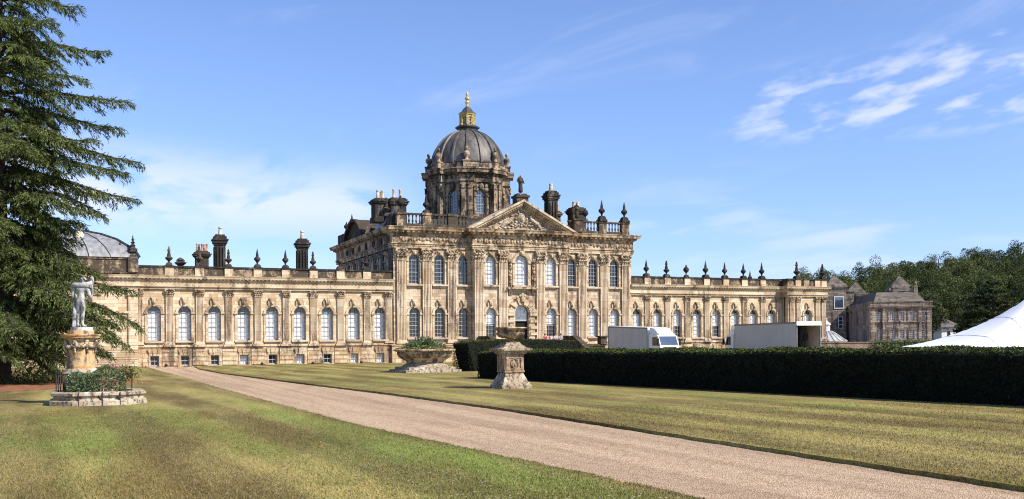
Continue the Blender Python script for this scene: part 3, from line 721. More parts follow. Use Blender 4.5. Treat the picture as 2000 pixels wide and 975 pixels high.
win_lo = Win(1.28, 2.83, 5.62, 0.46, half=4.35)
win_up = Win(1.28, 8.95, 11.72, 0.42, keyh=0.42)
win_cu = Win(1.66, 8.95, 11.72, 0.42, ring=0.34, proj=0.2, keyh=0.42)
for x, lo, up in ((28.0,'glass','glass'),(31.05,'glass','glass'),(34.0,'glass','glass'),(48.15,'blind','glass'),(51.1,'blind','glass'),(54.12,'blind','glass')):
    win_lo.place(x, -.25, lo, house); win_up.place(x, -.25, up, house)
for x in (37.1, 44.95): win_lo.place(x, -1.1, 'half', house); win_up.place(x, -1.1, 'blind', house)
win_cu.place(41.05, -1.1, 'blind', house)
for k in range(7): win_up.place(25.55, -.25+2.4+3.22*k, 'glass', house, rotz=-PI/2)
for x in (26.44, 29.49, 32.54, 49.55, 52.6, 55.66): pilaster(x, -.25, 1.08, 0.26, 2.16, ZMC, ZM, 5, base=0.4)
for x in (35.56, 38.62, 43.48, 46.54): pilaster(x, -1.1, 1.08, 0.26, 2.16, ZMC, ZM, 5, base=0.4)
# balcony niche panels beside the middle window
b = MB()
for s in (-1, 1):
    b.box(41.05+s*1.52-0.2, 41.05+s*1.52+0.2, -1.36, -1.08, 8.95, 11.6)
    for k in range(6): b.blob((41.05+s*1.52, -1.4, 9.2+0.42*k), (0.17, 0.09, 0.2), 6, 4)
    b.blob((41.05+s*1.5, -1.42, 11.85), (0.3, 0.16, 0.3), 7, 5)
    b.loft([[(41.05+s*1.5-0.2,-1.12,7.7),(41.05+s*1.5+0.2,-1.12,7.7),(41.05+s*1.5+0.2,-1.06,7.7),(41.05+s*1.5-0.2,-1.06,7.7)],
            [(41.05+s*1.5-0.24,-1.62,8.5),(41.05+s*1.5+0.24,-1.62,8.5),(41.05+s*1.5+0.24,-1.06,8.5),(41.05+s*1.5-0.24,-1.06,8.5)]])
b.box(39.1, 43.0, -1.72, -1.08, 8.5, 8.72); build(b, 'window_dressing', M['carve'], house)
# ---- doorway with alternating blocks
b = MB(); r = 0.89
for k in range(9):
    z = 2.3+k*0.375
    for s in (-1, 1):
        w = 0.86 if k % 2 == 0 else 0.6
        xa, xb = sorted((41.05+s*(r+0.12), 41.05+s*(r+0.12+w))); b.box(xa, xb, -1.1-(0.3 if k % 2 == 0 else 0.16), -1.08, z, z+0.35)
for k in range(11):
    a0, a1 = PI*(k+0.06)/11, PI*(k+0.94)/11; ro = r+(0.98 if k % 2 == 0 else 0.72)
    p = 0.3 if k % 2 == 0 else 0.16
    quad = [(41.05-math.cos(a)*q, 5.67+math.sin(a)*q) for a, q in ((a0, r+0.12), (a1, r+0.12), (a1, ro), (a0, ro))]
    b.prism(quad, 'y', -1.1-p, -1.08)
b.blob((41.05, -1.5, 7.3), (0.3, 0.2, 0.38), 8, 6); b.box(40.7, 41.4, -1.5, -1.08, 7.68, 7.9)
for k in range(-2, 3): b.blob((41.05+k*0.33, -1.42, 7.85-abs(k)*0.16), (0.2, 0.12, 0.17), 6, 4)
build(b, 'door_surround', M['trim'], house)
b = MB(); o = arch_pts(41.05, 1.78+0.24, 5.65); i = arch_pts(41.05, 1.784, 5.65)
for k in range(len(o)-1):
    sec = lambda p, q: [(p[0],-1.2,p[1]),(q[0],-1.16,q[1]),(q[0],-1.08,q[1]),(p[0],-1.08,p[1])]
    b.loft([sec(o[k], i[k]), sec(o[k+1], i[k+1])])
for s in (-1, 1):
    xa, xb = sorted((41.05+s*0.892, 41.05+s*1.01)); b.box(xa, xb, -1.2, -1.08, 2.3, 5.65)
build(b, 'door_architrave', M['pil'], house)
door = build(pane_mb(1.78, 2.3, 5.65, 0.35), 'door', M['hollow'], house); door.location = Vector((41.05, -1.1, 2.3))-ORG[house.name]+Vector((0, 0.40, 0)); ORG[door.name] = Vector((41.05, -0.7, 2.3))
b = MB(); b.prism([(40.16, 4.86)]+arch_pts(41.05, 1.78, 5.6)+[(41.94, 4.86)], 'y', -0.86, -0.82); build(b, 'fanlight', M['skyglass'], door)
b = MB(); b.box(40.16, 41.94, -0.92, -0.8, 4.72, 4.9)
for a in (0.25, 0.5, 0.75): b.tube([(41.05, -0.87, 4.9), (41.05-0.8*math.cos(PI*a), -0.87, 5.6+0.8*math.sin(PI*a))], 0.025, 5)
b.tube([(x, -0.87, z) for x, z in arch_pts(41.05, 0.9, 5.1, 8)], 0.025, 5); build(b, 'fanlight_bars', M['bar'], door)

# ---- entablature with carved frieze
entab(MP, True, ZM, 13.6, 14.7, 15.45, 1.0, 'main_entablature', 'trimdark', modill=0.62)
b = MB(); rf = random.Random(8)
def scroll_run(x0, x1, y, zc, h):
    x = x0
    while x < x1:
        L = rf.uniform(0.28, 0.5)
        b.blob((x+L/2, y, zc+rf.uniform(-0.12, 0.12)*h), (L*0.55, 0.1, h*rf.uniform(0.2, 0.42)), 6, 4)
        if rf.random() < 0.6: b.tube([(x+L*0.5+0.2*math.cos(a), y-0.03, zc+0.24*h*math.sin(a)*1.4) for a in np.linspace(0, 5, 7)], 0.045, 4)
        x += L
for a_ in ((26.2, 34.2, -0.48, 14.12, 0.75), (35.4, 46.8, -1.33, 14.12, 0.8), (48.0, 56.2, -0.48, 14.12, 0.75)):
    b = MB(); scroll_run(*a_); build(b, 'frieze_carving', M['carve'], house)
for k in range(7):
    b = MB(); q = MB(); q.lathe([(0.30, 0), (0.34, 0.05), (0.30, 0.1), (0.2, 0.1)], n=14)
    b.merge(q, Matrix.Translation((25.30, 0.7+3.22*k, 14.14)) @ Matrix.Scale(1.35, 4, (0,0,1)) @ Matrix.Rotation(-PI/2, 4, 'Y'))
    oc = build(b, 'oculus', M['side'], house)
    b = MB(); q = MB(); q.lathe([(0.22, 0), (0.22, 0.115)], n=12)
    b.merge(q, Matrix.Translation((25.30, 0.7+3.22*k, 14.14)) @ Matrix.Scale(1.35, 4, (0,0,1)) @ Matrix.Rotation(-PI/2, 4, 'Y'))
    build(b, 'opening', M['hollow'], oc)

# ---- pediment
PZ, PA, PX0, PX1 = 15.46, 19.05, 34.15, 47.95
b = MB(); mid = HX
sl = (PA-PZ)/(mid-PX0)
def rake(y0, y1, d0, d1):
    """pair of sloping mouldings; d = drop below the top edge"""
    for s, xe in ((1, PX0), (-1, PX1)):
        b.prism([(xe, PZ-0.0+max(0, 0)), (xe+s*0.02, PZ+0.02), (mid, PA-d0), (mid, PA-d1), (xe+s*(d1-0.0)/sl, PZ)], 'y', y0, y1) if d0 == 0 else \
        b.prism([(xe+s*d0/sl, PZ), (mid, PA-d0), (mid, PA-d1), (xe+s*d1/sl, PZ)], 'y', y0, y1)
rake(-2.1, 1.0, 0, 0.26); rake(-1.92, 1.0, 0.262, 0.52); rake(-1.45, 1.0, 0.522, 0.80)
for s in (1, -1):                                            # blocks along the raking cornice
    for k in range(20):
        x = (PX0 if s > 0 else PX1)+s*(1.6+k*0.27); z = PZ+sl*abs(x-(PX0 if s > 0 else PX1))-0.60
        b.box(x-0.07, x+0.07, -1.8, -1.4, z-0.07, z+0.06)
build(b, 'pediment', M['trim'], house)
ped = bpy.data.objects['pediment']
b = MB(); b.prism([(PX0+1.4, PZ), (mid, PA-0.7), (PX1-1.4, PZ)], 'y', -1.12, 0.9); build(b, 'tympanum', M['honey'], ped)
b = MB(); rr = random.Random(4); Y = -1.2; zc = 16.75
b.blob((mid, Y, zc+0.1), (0.55, 0.22, 0.72), 12, 7); b.blob((mid, Y-0.1, zc+0.1), (0.36, 0.2, 0.5), 10, 6)
for a in np.linspace(0, 2*PI, 13)[:-1]: b.blob((mid+0.72*math.cos(a), Y, zc+0.1+0.86*math.sin(a)), (0.17, 0.13, 0.16), 6, 4)
for k in range(-2, 3): b.blob((mid+k*0.19, Y-0.05, zc+1.12+0.1*(2-abs(k))), (0.11, 0.12, 0.2), 6, 4)
for s in (-1, 1):                                            # rearing beasts either side and trailing foliage
    b.tube([(mid+s*2.5, Y, 15.75), (mid+s*2.1, Y-0.06, 16.25), (mid+s*1.5, Y-0.08, 16.55), (mid+s*1.15, Y-0.08, 16.95)], [0.22, 0.3, 0.28, 0.18], 8)
    b.blob((mid+s*1.2, Y-0.1, 17.1), (0.22, 0.16, 0.2), 8, 5)
    for dx, dz in ((1.0, 16.5), (1.1, 16.1), (2.0, 15.8), (2.55, 15.7)): b.tube([(mid+s*(dx+0.4), Y-0.05, dz), (mid+s*dx, Y-0.08, dz-0.15)], [0.12, 0.08], 6)
    b.tube([(mid+s*(2.6+0.35*math.sin(a)), Y, 16.2+0.28*a/2) for a in np.linspace(0, 4, 8)], 0.06, 5)
    for k in range(26):
        x = rr.uniform(0.5, 4.4); zz = 15.62+rr.random()*max(0.1, (4.6-x)*0.36)
        b.blob((mid+s*x, Y+0.03, zz), (rr.uniform(0.12, 0.28), 0.1, rr.uniform(0.08, 0.16)), 6, 4)
build(b, 'coat_of_arms', M['lichen'], ped, smooth=60)
b = MB(); b.prism([(PX0+1.2, 15.5), (mid, PA-0.35), (PX1-1.2, 15.5)], 'y', 1.0, 8.0); build(b, 'pediment_roof', M['leaddark'], house)
b = MB(); b.box(25.8, 56.3, 0.3, 25.8, 15.21, 15.6); b.prism([(27.5, 15.6), (31, 16.9), (51, 16.9), (54.5, 15.6)], 'y', 3, 23); build(b, 'main_roof', M['leaddark'], house)

# ---- balustrade
def baluster(b, x, y, z, h): b.lathe([(0.10, z), (0.07, z+0.08*h), (0.13, z+0.3*h), (0.06, z+0.62*h), (0.10, z+0.9*h), (0.10, z+h)], x, y, 6)
def balustrade(x0, x1, y, dies):
    b = MB(); b.box(x0, x1, y-0.22, y+0.22, 15.452, 15.85); b.box(x0, x1, y-0.24, y+0.24, 16.86, 17.05)
    n = int((x1-x0)/0.42)
    for k in range(n): baluster(b, x0+(k+0.5)*(x1-x0)/n, y, 15.85, 1.01)
    build(b, 'balustrade', M['soot'], house)
    for d in dies:
        b = MB(); b.box(d-0.52, d+0.52, y-0.3, y+0.3, 15.455, 16.84); b.box(d-0.60, d+0.60, y-0.38, y+0.38, 16.842, 17.12)
        build(b, 'balustrade_die', M['parapet'], house)
balustrade(25.9, 34.6, -0.3, [26.44, 29.49, 32.6]); balustrade(47.7, 56.2, -0.3, [49.55, 52.4, 55.6])
b = MB(); b.prism([(0.1, 15.452), (0.1, 17.0), (1.3, 17.0), (1.9, 16.75), (2.6, 16.3), (3.6, 15.9), (5.4, 15.6), (5.4, 15.452)], 'x', 25.5, 25.95)
build(b, 'side_parapet', M['soot2'], house)
b = MB(); b.box(25.5, 25.95, 21.5, 25.8, 15.452, 17.0); build(b, 'side_parapet', M['soot2'], house)
b = MB()
arc = [(12.2+9.6*k/14, 15.46+2.75*math.sin(PI*k/14)**0.7) for k in range(15)]
b.prism(arc, 'x', 25.7, 28.5)
for (a, z), (c, w) in zip(arc, arc[1:]): b.loft([[(25.15,a,z-0.32),(25.15,a,z+0.06),(25.72,a,z+0.06),(25.72,a,z-0.32)],[(25.15,c,w-0.32),(25.15,c,w+0.06),(25.72,c,w+0.06),(25.72,c,w-0.32)]])
build(b, 'arched_gable', M['soot'], house)
b = MB(); pts = []
for k in range(9):                                             # lead valley between the curved gable and the corner
    a = k/8; z = 18.0-2.5*math.sin(a*PI/2); x = 27.4-1.75*a; h = 3.4*(1-a)+0.25
    pts.append([(x, 8.9-h, z), (x+0.15, 8.9, z+0.15), (x, 8.9+h, z), (x+0.6, 8.9+h, z-0.2), (x+0.6, 8.9-h, z-0.2)])
b.loft(pts); build(b, 'lead_valley', M['leadpale'], house)
b = MB(); b.box(27.3, 29.0, 5.4, 12.3, 15.6, 17.75); build(b, 'roof_block', M['soot2'], house)
for x, k, h in ((26.44, 'ball', 1.9), (29.49, 'flame', 2.3)): finial(k, x, -0.3, 17.12, h)
for x, h in ((52.4, 2.4), (55.6, 2.35)):
    b = MB(); b.sqlathe([(0.55, 17.121), (0.5, 17.3), (0.2, 17.62)], x, -0.3); build(b, 'finial_base', M['soot2'], house)
    finial('flame', x, -0.3, 17.4, h)
finial('ball', 50.1, -0.3, 17.1, 1.6)
finial('urn', 25.75, 3.0, 17.0, 2.2, 'soot'); finial('ball', 25.75, 21.9, 17.0, 1.5); finial('flame', 25.75, 19.0, 17.7, 1.6)

# ---- chimneys
def chimney(x, y, z0, z1, w, d, pots, mat='soot2', potmat='buff', ribs=False, ph=0.9, pr=0.17):
    b = MB(); h = z1-z0
    b.box(x-w/2-0.12, x+w/2+0.12, y-d/2-0.12, y+d/2+0.12, z0, z0+0.22*h); b.box(x-w/2, x+w/2, y-d/2, y+d/2, z0+0.22*h, z1-0.24*h)
    if ribs:
        for s in (-0.3, 0, 0.3): b.box(x+s*w-0.09, x+s*w+0.09, y-d/2-0.12, y-d/2+0.01, z0+0.25*h, z1-0.28*h)
        for s in (-0.3, 0, 0.3): b.box(x-w/2-0.12, x-w/2+0.01, y+s*d-0.09, y+s*d+0.09, z0+0.25*h, z1-0.28*h)
    for k, (e, a, c) in enumerate(((0.08, 0.24, 0.20), (0.2, 0.20, 0.14), (0.3, 0.14, 0.10), (0.12, 0.10, 0.04), (-0.05, 0.04, 0))):
        b.box(x-w/2-e, x+w/2+e, y-d/2-e, y+d/2+e, z1-a*h+0.001, z1-c*h)
    ch = build(b, 'chimney', M[mat], house)
    for px, py in pots:
        b = MB(); b.lathe([(pr*1.1, z1), (pr, z1+ph*0.2), (pr*0.8, z1+ph*0.8), (pr*1.05, z1+ph*0.85), (pr, z1+ph), (pr*0.7, z1+ph)], x+px, y+py, 9)
        build(b, 'chimney_pot', M[potmat], ch, smooth=40)
    return ch
chimney(26.75, 9.2, 17.0, 19.9, 1.7, 1.9, [(-0.35, -0.2), (0.3, -0.2), (0.3, 0.5)], ph=1.0)
chimney(28.55, 8.0, 15.9, 19.9, 1.9, 1.6, [(-0.4, 0), (0.4, 0)], ph=1.1)
chimney(49.45, 8.0, 16.5, 21.9, 1.3, 1.3, [(0, 0)], ribs=True, ph=0.95, pr=0.26)
chimney(51.4, 10.5, 16.5, 19.7, 0.9, 0.9, [(-0.3, 0), (0.05, 0), (0.35, 0.2)], 'parapet', 'pot', ph=0.9, pr=0.15)
chimney(53.1, 8.0, 16.0, 19.9, 1.7, 1.6, [(-0.3, 0), (0.25, 0)], ph=0.75, pr=0.25, mat='soot')
chimney(5.4, 6.0, 9.5, 12.6, 1.35, 1.3, [(-0.5, -0.3), (-0.25, 0.2), (0.0, -0.3), (0.25, 0.25), (0.5, -0.3)], 'soot', 'pot', ph=0.8, pr=0.13)
chimney(7.35, 6.0, 9.5, 14.5, 1.1, 1.1, [(0.05, 0)], ribs=True, ph=0.85, pr=0.22)
chimney(16.55, 6.0, 9.5, 14.35, 1.1, 1.1, [(0, 0)], ribs=True, ph=0.9, pr=0.24)
chimney(3.15, 6.0, 9.5, 11.5, 0.6, 0.6, [], 'soot2')
b = MB(); b.lathe([(0.5, 11.5), (0.3, 11.7), (0.05, 11.85)], 3.15, 6.0, 10); build(b, 'chimney_cap', M['soot2'], house)

# ---- dome
DX, DY = 41.4, 17.2
DC = Matrix.Translation((DX, DY, 0))
b = MB(); b.box(DX-7.2, DX+7.2, DY-7.2, DY+7.2, 15.5, 17.6); b.box(DX-6.7, DX+6.7, DY-6.7, DY+6.7, 17.6, 18.3); build(b, 'drum_base', M['soot'], house)
b = MB(); AP = 4.72
for k in range(8):
    q = MB(); hw = AP*math.tan(PI/8)
    arch_wall(q, -hw, hw, 18.2, 23.3, -AP, 0.5, [(0, [(1.45, 19.2, 21.6, True)])])
    q.box(-hw, hw, -AP+0.6, -AP+0.7, 18.2, 19.2)
    o = arch_pts(0, 2.05, 21.6, 10); i = arch_pts(0, 1.46, 21.6, 10)
    for (a, c), (e, g), (a2, c2), (e2, g2) in zip(o, o[1:], i, i[1:]):
        q.loft([[(a,-AP-0.22,c),(a2,-AP-0.14,c2),(a2,-AP+0.02,c2),(a,-AP+0.02,c)],[(e,-AP-0.22,g),(e2,-AP-0.14,g2),(e2,-AP+0.02,g2),(e,-AP+0.02,g)]])
    for s in (-1, 1):
        q.box(s*0.88-0.15, s*0.88+0.15, -AP-0.2, -AP+0.02, 19.0, 21.4); q.box(s*0.88-0.24, s*0.88+0.24, -AP-0.3, -AP+0.02, 21.4, 21.65)
        for z in (22.3, 22.75): q.blob((s*0.75, -AP-0.2, z), (0.35, 0.2, 0.28), 7, 5)
    q.blob((0, -AP-0.25, 22.7), (0.32, 0.22, 0.45), 7, 5)
    q.box(-hw+0.1, hw-0.1, -AP-0.16, -AP+0.02, 18.2, 19.0)
    b.merge(q, DC @ Matrix.Rotation(k*PI/4, 4, 'Z'))
    q = MB()                                                    # buttress with twin pilasters at each corner
    RB = AP/math.cos(PI/8)
    q.box(-0.78, 0.78, -RB-0.42, -RB+0.9, 18.2, 23.3)
    for s in (-0.46, 0.46):
        q.box(s-0.27, s+0.27, -RB-0.62, -RB-0.4, 19.3, 22.35); q.box(s-0.33, s+0.33, -RB-0.68, -RB-0.4, 18.2, 19.3)
        for z in (22.45, 22.7): q.blob((s, -RB-0.6, z), (0.36, 0.16, 0.2), 7, 5)
        q.box(s-0.38, s+0.38, -RB-0.74, -RB-0.4, 22.85, 23.05)
    b.merge(q, DC @ Matrix.Rotation(k*PI/4+PI/8, 4, 'Z'))
drum = build(b, 'drum', M['drum'], house)
wdr = Win(1.45, 19.2, 21.6, 0.42, rows=6, nv=4, trim=False)
for k in range(8):
    v = Matrix.Rotation(k*PI/4, 4, 'Z') @ Vector((0, -AP, 0))
    wn = wdr.place(DX+v.x, DY+v.y, None, drum, rotz=k*PI/4)
    o = bpy.data.objects.new('pane', wdr.glass); COL.objects.link(o); o.parent = drum; o.location = wn.location; o.rotation_euler = wn.rotation_euler
    o.material_slots[0].link = 'OBJECT'; o.material_slots[0].material = M['skyglass']
b = MB()
def octring(b, prof, n=8): b.lathe([(r/math.cos(PI/8), z) for r, z in prof], DX, DY, 8, PI/8)
octring(b, [(4.6, 23.3), (4.92, 23.3), (4.97, 23.75), (4.82, 23.8), (4.82, 24.25), (5.12, 24.35), (5.5, 24.55), (5.55, 24.85), (5.7, 25.0), (5.65, 25.1), (4.6, 25.1)])
for k in range(8):
    q = MB(); RB = AP/math.cos(PI/8)
    q.box(-0.95, 0.95, -RB-0.62, -RB+0.9, 23.32, 24.3); q.box(-1.2, 1.2, -RB-1.05, -RB+0.9, 24.36, 24.82); q.box(-1.28, 1.28, -RB-1.13, -RB+0.9, 24.82, 25.08)
    b.merge(q, DC @ Matrix.Rotation(k*PI/4+PI/8, 4, 'Z'))
build(b, 'dome_cornice', M['drum'], house)
b = MB(); octring(b, [(5.1, 25.08), (5.1, 25.7), (5.02, 25.8), (4.5, 25.8)])
for k in range(8):
    q = MB(); q.box(-0.45, 0.45, -5.75, -4.8, 25.085, 25.9); q.box(-0.53, 0.53, -5.83, -4.8, 25.9, 26.06)
    b.merge(q, DC @ Matrix.Rotation(k*PI/4+PI/8, 4, 'Z'))
build(b, 'dome_attic', M['drum'], house)
for k in range(8):                                             # busts on the corner blocks
    v = Matrix.Rotation(k*PI/4+PI/8, 4, 'Z') @ Vector((0, -5.3, 0)); x, y = DX+v.x, DY+v.y
    b = MB(); b.lathe([(0.32, 26.06), (0.2, 26.30), (0.18, 26.45), (0.42, 26.70), (0.45, 27.00), (0.3, 27.20), (0.13, 27.32), (0.2, 27.45), (0.23, 27.65), (0.17, 27.85), (0.03, 27.93)], x, y, 10)
    build(b, 'bust', M['drum'], house, smooth=60)
b = MB(); dp = [(5.0*math.cos(a), 25.45+5.55*math.sin(a)) for a in np.linspace(0.06, 1.27, 16)]
b.lathe(dp, DX, DY, 64)
dome = build(b, 'dome', M['lead'], house, smooth=True)
b = MB()
for k in range(16):
    a = 2*PI*k/16+PI/16*0; w = 0.20
    for (r0, z0), (r1, z1) in zip(dp, dp[1:]):
        def sec(r, z):
            ww = w*(0.55+0.45*r/5); c, s_ = math.cos(a), math.sin(a); o = 0.16
            return [(DX+(r-0.05)*c-ww*s_, DY+(r-0.05)*s_+ww*c, z), (DX+(r+o)*c-ww*0.6*s_, DY+(r+o)*s_+ww*0.6*c, z+o*0.5), (DX+(r+o)*c+ww*0.6*s_, DY+(r+o)*s_-ww*0.6*c, z+o*0.5), (DX+(r-0.05)*c+ww*s_, DY+(r-0.05)*s_-ww*c, z)]
        b.loft([sec(r0, z0), sec(r1, z1)], cap=False)
build(b, 'dome_ribs', M['lead'], dome)
def lan_fit(b, z0=31.9, z1=31.63, k=0.82): b.v = [(DX+(x-DX)*0.82, DY+(y-DY)*0.82, z1+(z-z0)*k) for x, y, z in b.v]
b = MB(); b.lathe([(1.4, 30.5), (1.62, 30.7), (1.66, 30.85), (1.4, 30.95), (1.4, 31.12), (1.66, 31.3), (1.66, 31.48), (1.25, 31.62), (0.9, 31.65)], DX, DY, 8, PI/8)
build(b, 'lantern_base', M['leaddark'], house)
b = MB(); LA = 1.12
for k in range(8):
    q = MB(); hw = LA*math.tan(PI/8)
    arch_wall(q, -hw, hw, 31.9, 33.6, -LA, 0.1, [(0, [(0.46, 32.05, 33.3, False)])])
    q.box(-0.03, 0.03, -LA+0.02, -LA+0.06, 32.05, 33.3); q.box(-0.23, 0.23, -LA+0.024, -LA+0.056, 32.45, 32.5); q.box(-0.23, 0.23, -LA+0.024, -LA+0.056, 32.87, 32.92)
    b.merge(q, DC @ Matrix.Rotation(k*PI/4, 4, 'Z'))
    q = MB(); RB = LA/math.cos(PI/8); q.box(-0.11, 0.11, -RB-0.12, -RB+0.1, 31.9, 33.6); q.blob((0, -RB-0.1, 32.0), (0.16, 0.16, 0.18), 7, 5)
    b.merge(q, DC @ Matrix.Rotation(k*PI/4+PI/8, 4, 'Z'))
b.lathe([(1.15, 33.6), (1.36, 33.62), (1.4, 33.75), (1.48, 33.9), (1.1, 33.9)], DX, DY, 8, PI/8)
lan_fit(b); lan = build(b, 'lantern', M['gold'], house)
b = MB(); b.lathe([(0.98, 31.95), (0.98, 33.55)], DX, DY, 8, PI/8); lan_fit(b); build(b, 'lantern_glass', M['skyglass'], lan)
b = MB(); b.lathe([(1.5, 33.9), (1.42, 34.0), (0.95, 34.3), (0.6, 34.75), (0.3, 35.0)], DX, DY, 8, PI/8); lan_fit(b, 33.9, 33.27, 0.89); build(b, 'lantern_roof', M['leaddark'], lan)
b = MB(); b.lathe([(0.28, 34.95), (0.3, 35.1), (0.22, 35.25), (0.36, 35.42), (0.26, 35.55), (0.24, 35.7), (0.42, 35.82), (0.36, 35.98), (0.16, 36.05), (0.2, 36.2), (0.22, 36.35), (0.12, 36.5), (0.02, 36.56)], DX, DY, 14)
lan_fit(b, 34.95, 34.2, 1.29); build(b, 'lantern_finial', M['gold'], lan, smooth=50)

# ---- standing figures (one continuous skinned body each)
def skin_body(name, J, E, mat, parent=None, M4=Matrix.Identity(4), org=None, sub=1):
    """J: joint -> (x, y, z, radius); E: bones"""
    keys = list(J); me = bpy.data.meshes.new(name)
    pts = [M4 @ Vector(J[k][:3]) for k in keys]; org = Vector(org) if org is not None else M4.translation
    me.from_pydata([p-org for p in pts], [(keys.index(a), keys.index(c)) for a, c in E], [])
    o = link_mesh(name, me, None, parent, org)
    sk = o.modifiers.new('skin', 'SKIN'); sk.use_smooth_shade = True
    sc = M4.to_scale().x
    lay = me.skin_vertices[0] if me.skin_vertices else None
    if lay is None:
        bpy.context.view_layer.objects.active = o
        b = bmesh.new(); b.from_mesh(me); b.verts.layers.skin.verify(); b.to_mesh(me); b.free(); lay = me.skin_vertices[0]
    for i, k in enumerate(keys):
        r = J[k][3]*sc; rr = (r, r) if len(J[k]) < 5 else (r, J[k][4]*sc)
        lay.data[i].radius = rr; lay.data[i].use_root = (i == 0)
    ss = o.modifiers.new('sub', 'SUBSURF'); ss.levels = sub; ss.render_levels = sub
    dg = bpy.context.evaluated_depsgraph_get(); ev = o.evaluated_get(dg)
    me2 = bpy.data.meshes.new_from_object(ev); o.modifiers.clear(); o.data = me2
    me2.materials.clear(); me2.materials.append(mat)
    return o
ROBE = {'pelvis':(0,0,.95,.19),'hem':(0,0,.08,.26),'knee':(0.02,-.04,.5,.22),'waist':(0.02,0,1.12,.15),'chest':(0,0,1.38,.19),'neck':(0,0,1.56,.07),'head':(0.02,-.03,1.72,.115),
        'shl':(-.2,0,1.45,.085),'ell':(-.34,.02,1.2,.065),'hal':(-.2,-.16,1.02,.05),'shr':(.2,0,1.45,.085),'elr':(.33,-.02,1.18,.065),'har':(.3,-.18,.95,.05)}
RE = [('pelvis','knee'),('knee','hem'),('pelvis','waist'),('waist','chest'),('chest','neck'),('neck','head'),('chest','shl'),('shl','ell'),('ell','hal'),('chest','shr'),('shr','elr'),('elr','har')]
def roof_statue(x, y, z, h, rot, mat='soot'):
    m = Matrix.Translation((x, y, z)) @ Matrix.Rotation(rot, 4, 'Z') @ Matrix.Scale(h/1.82, 4)
    return skin_body('statue', ROBE, RE, M[mat], house, m)
b = MB(); b.sqlathe([(0.72, 18.3), (0.72, 19.3), (0.85, 19.35), (0.85, 19.6), (0.6, 19.65), (0.6, 19.8)], HX, -1.0); build(b, 'statue_pedestal', M['soot'], house)
roof_statue(HX, -1.0, 19.78, 2.4, 0.2)
b = MB(); b.sqlathe([(0.6, 15.6), (0.6, 17.0), (0.7, 17.05), (0.7, 17.2)], 48.9, -0.3); build(b, 'statue_pedestal', M['soot'], house)
roof_statue(48.9, -0.3, 17.18, 2.1, -0.3)

# ---- stair up to the door with sloping parapets
b = MB(); b.box(36.0, 46.1, -4.6, -1.45, -0.2, 2.28)
for k in range(13): b.box(36.0, 46.1, -4.6-0.34*(k+1), -4.6-0.34*k, -0.2, 2.28-0.17*(k+1))
stair = build(b, 'entrance_stair', M['rustic'], house)
for x0, x1 in ((35.4, 35.98), (46.12, 46.7)):
    b = MB(); b.prism([(-1.46, 0), (-1.46, 2.72), (-4.5, 2.72), (-8.9, 0.75), (-9.6, 0.75), (-9.6, -0.2), (-1.46, -0.2)], 'x', x0, x1)
    b.prism([(-1.46, 2.722), (-1.46, 2.95), (-4.55, 2.95), (-8.95, 0.98), (-9.7, 0.98), (-9.7, 0.752), (-8.9, 0.752), (-4.5, 2.722)], 'x', x0-0.1, x1+0.1)
    build(b, 'stair_parapet', M['soot'], stair)
b = MB(); b.box(46.72, 50.6, -4.2, -3.7, -0.2, 1.7); b.box(46.72, 50.7, -4.3, -3.6, 1.702, 1.9); b.box(49.9, 50.7, -4.4, -3.5, 1.903, 2.75); b.box(49.75, 50.85, -4.55, -3.35, 2.753, 2.9)
build(b, 'terrace_wall', M['soot'], stair)

# ---- end pavilion of the west wing, with its pale domed roof
b = MB(); b.box(-14.5, -1.6, -0.35, 13.9, 2.0, 9.6); b.box(-14.7, -1.6, -0.5, 13.95, -0.1, 2.0)
for k in range(8): b.box(-14.4+0.02*k, -1.62, -0.58, -0.49, 0.1+0.235*k, 0.30+0.235*k)
for x in (-13.5, -9.5, -5.5, -2.1): b.box(x-0.4, x+0.4, -0.55, -0.34, 2.26, 7.3); b.box(x-0.5, x+0.5, -0.66, -0.34, 7.31, 8.0)
for z in (2.0, 5.5): b.box(-14.6, -1.601, -0.52, -0.34, z, z+0.22)
build(b, 'pavilion_wall', M['wing'], house)
entab([(-14.6, -0.35), (-1.58, -0.35), (-1.58, 0.3)], False, ZC1, ZA, ZF, ZCOR, 0.6)
b = MB(); b.box(-14.6, -1.5, -0.35, 13, ZCOR+0.01, 9.7); b.box(-14.4, -2.1, -0.2, 12.8, 9.7, 11.0); b.box(-14.5, -1.95, -0.3, 12.9, 11.0, 11.2); b.box(-2.5, -1.5, -0.42, 0.5, 9.71, 11.15)
build(b, 'parapet', M['parapet'], house)
b = MB(); rr_ = [(7.4*math.sqrt(2)*f, z) for f, z in ((0.92, 11.2), (0.90, 11.5), (0.80, 12.3), (0.64, 13.15), (0.44, 13.8), (0.24, 14.2), (0.06, 14.35))]
b.lathe(rr_, -8.2, 6.4, 4, PI/4); proof = build(b, 'pavilion_roof', M['leadgrey'], house)
b = MB()
for k in range(4):                                             # lead rolls on the hips and down the slopes
    a = PI/4+k*PI/2; b.tube([(-8.2+r*math.cos(a), 6.4+r*math.sin(a), z+0.05) for r, z in rr_], 0.13, 6)
    for f in (-0.6, -0.3, 0, 0.3, 0.6):
        c, s_ = math.cos(a+PI/4), math.sin(a+PI/4); b.tube([(-8.2+(r/math.sqrt(2))*(c-s_*f), 6.4+(r/math.sqrt(2))*(s_+c*f), z+0.03) for r, z in rr_], 0.05, 4)
build(b, 'lead_rolls', M['leaddark'], proof)
b = MB(); b.lathe([(0.12, 14.0), (0.12, 14.25), (0.24, 14.3), (0.32, 14.55), (0.24, 14.8), (0.05, 14.9)], -7.0, 2.6, 10); b.lathe([(0.55, 13.2), (0.3, 14.02)], -7.0, 2.6, 8); build(b, 'ball_finial', M['buff'], house, smooth=50)
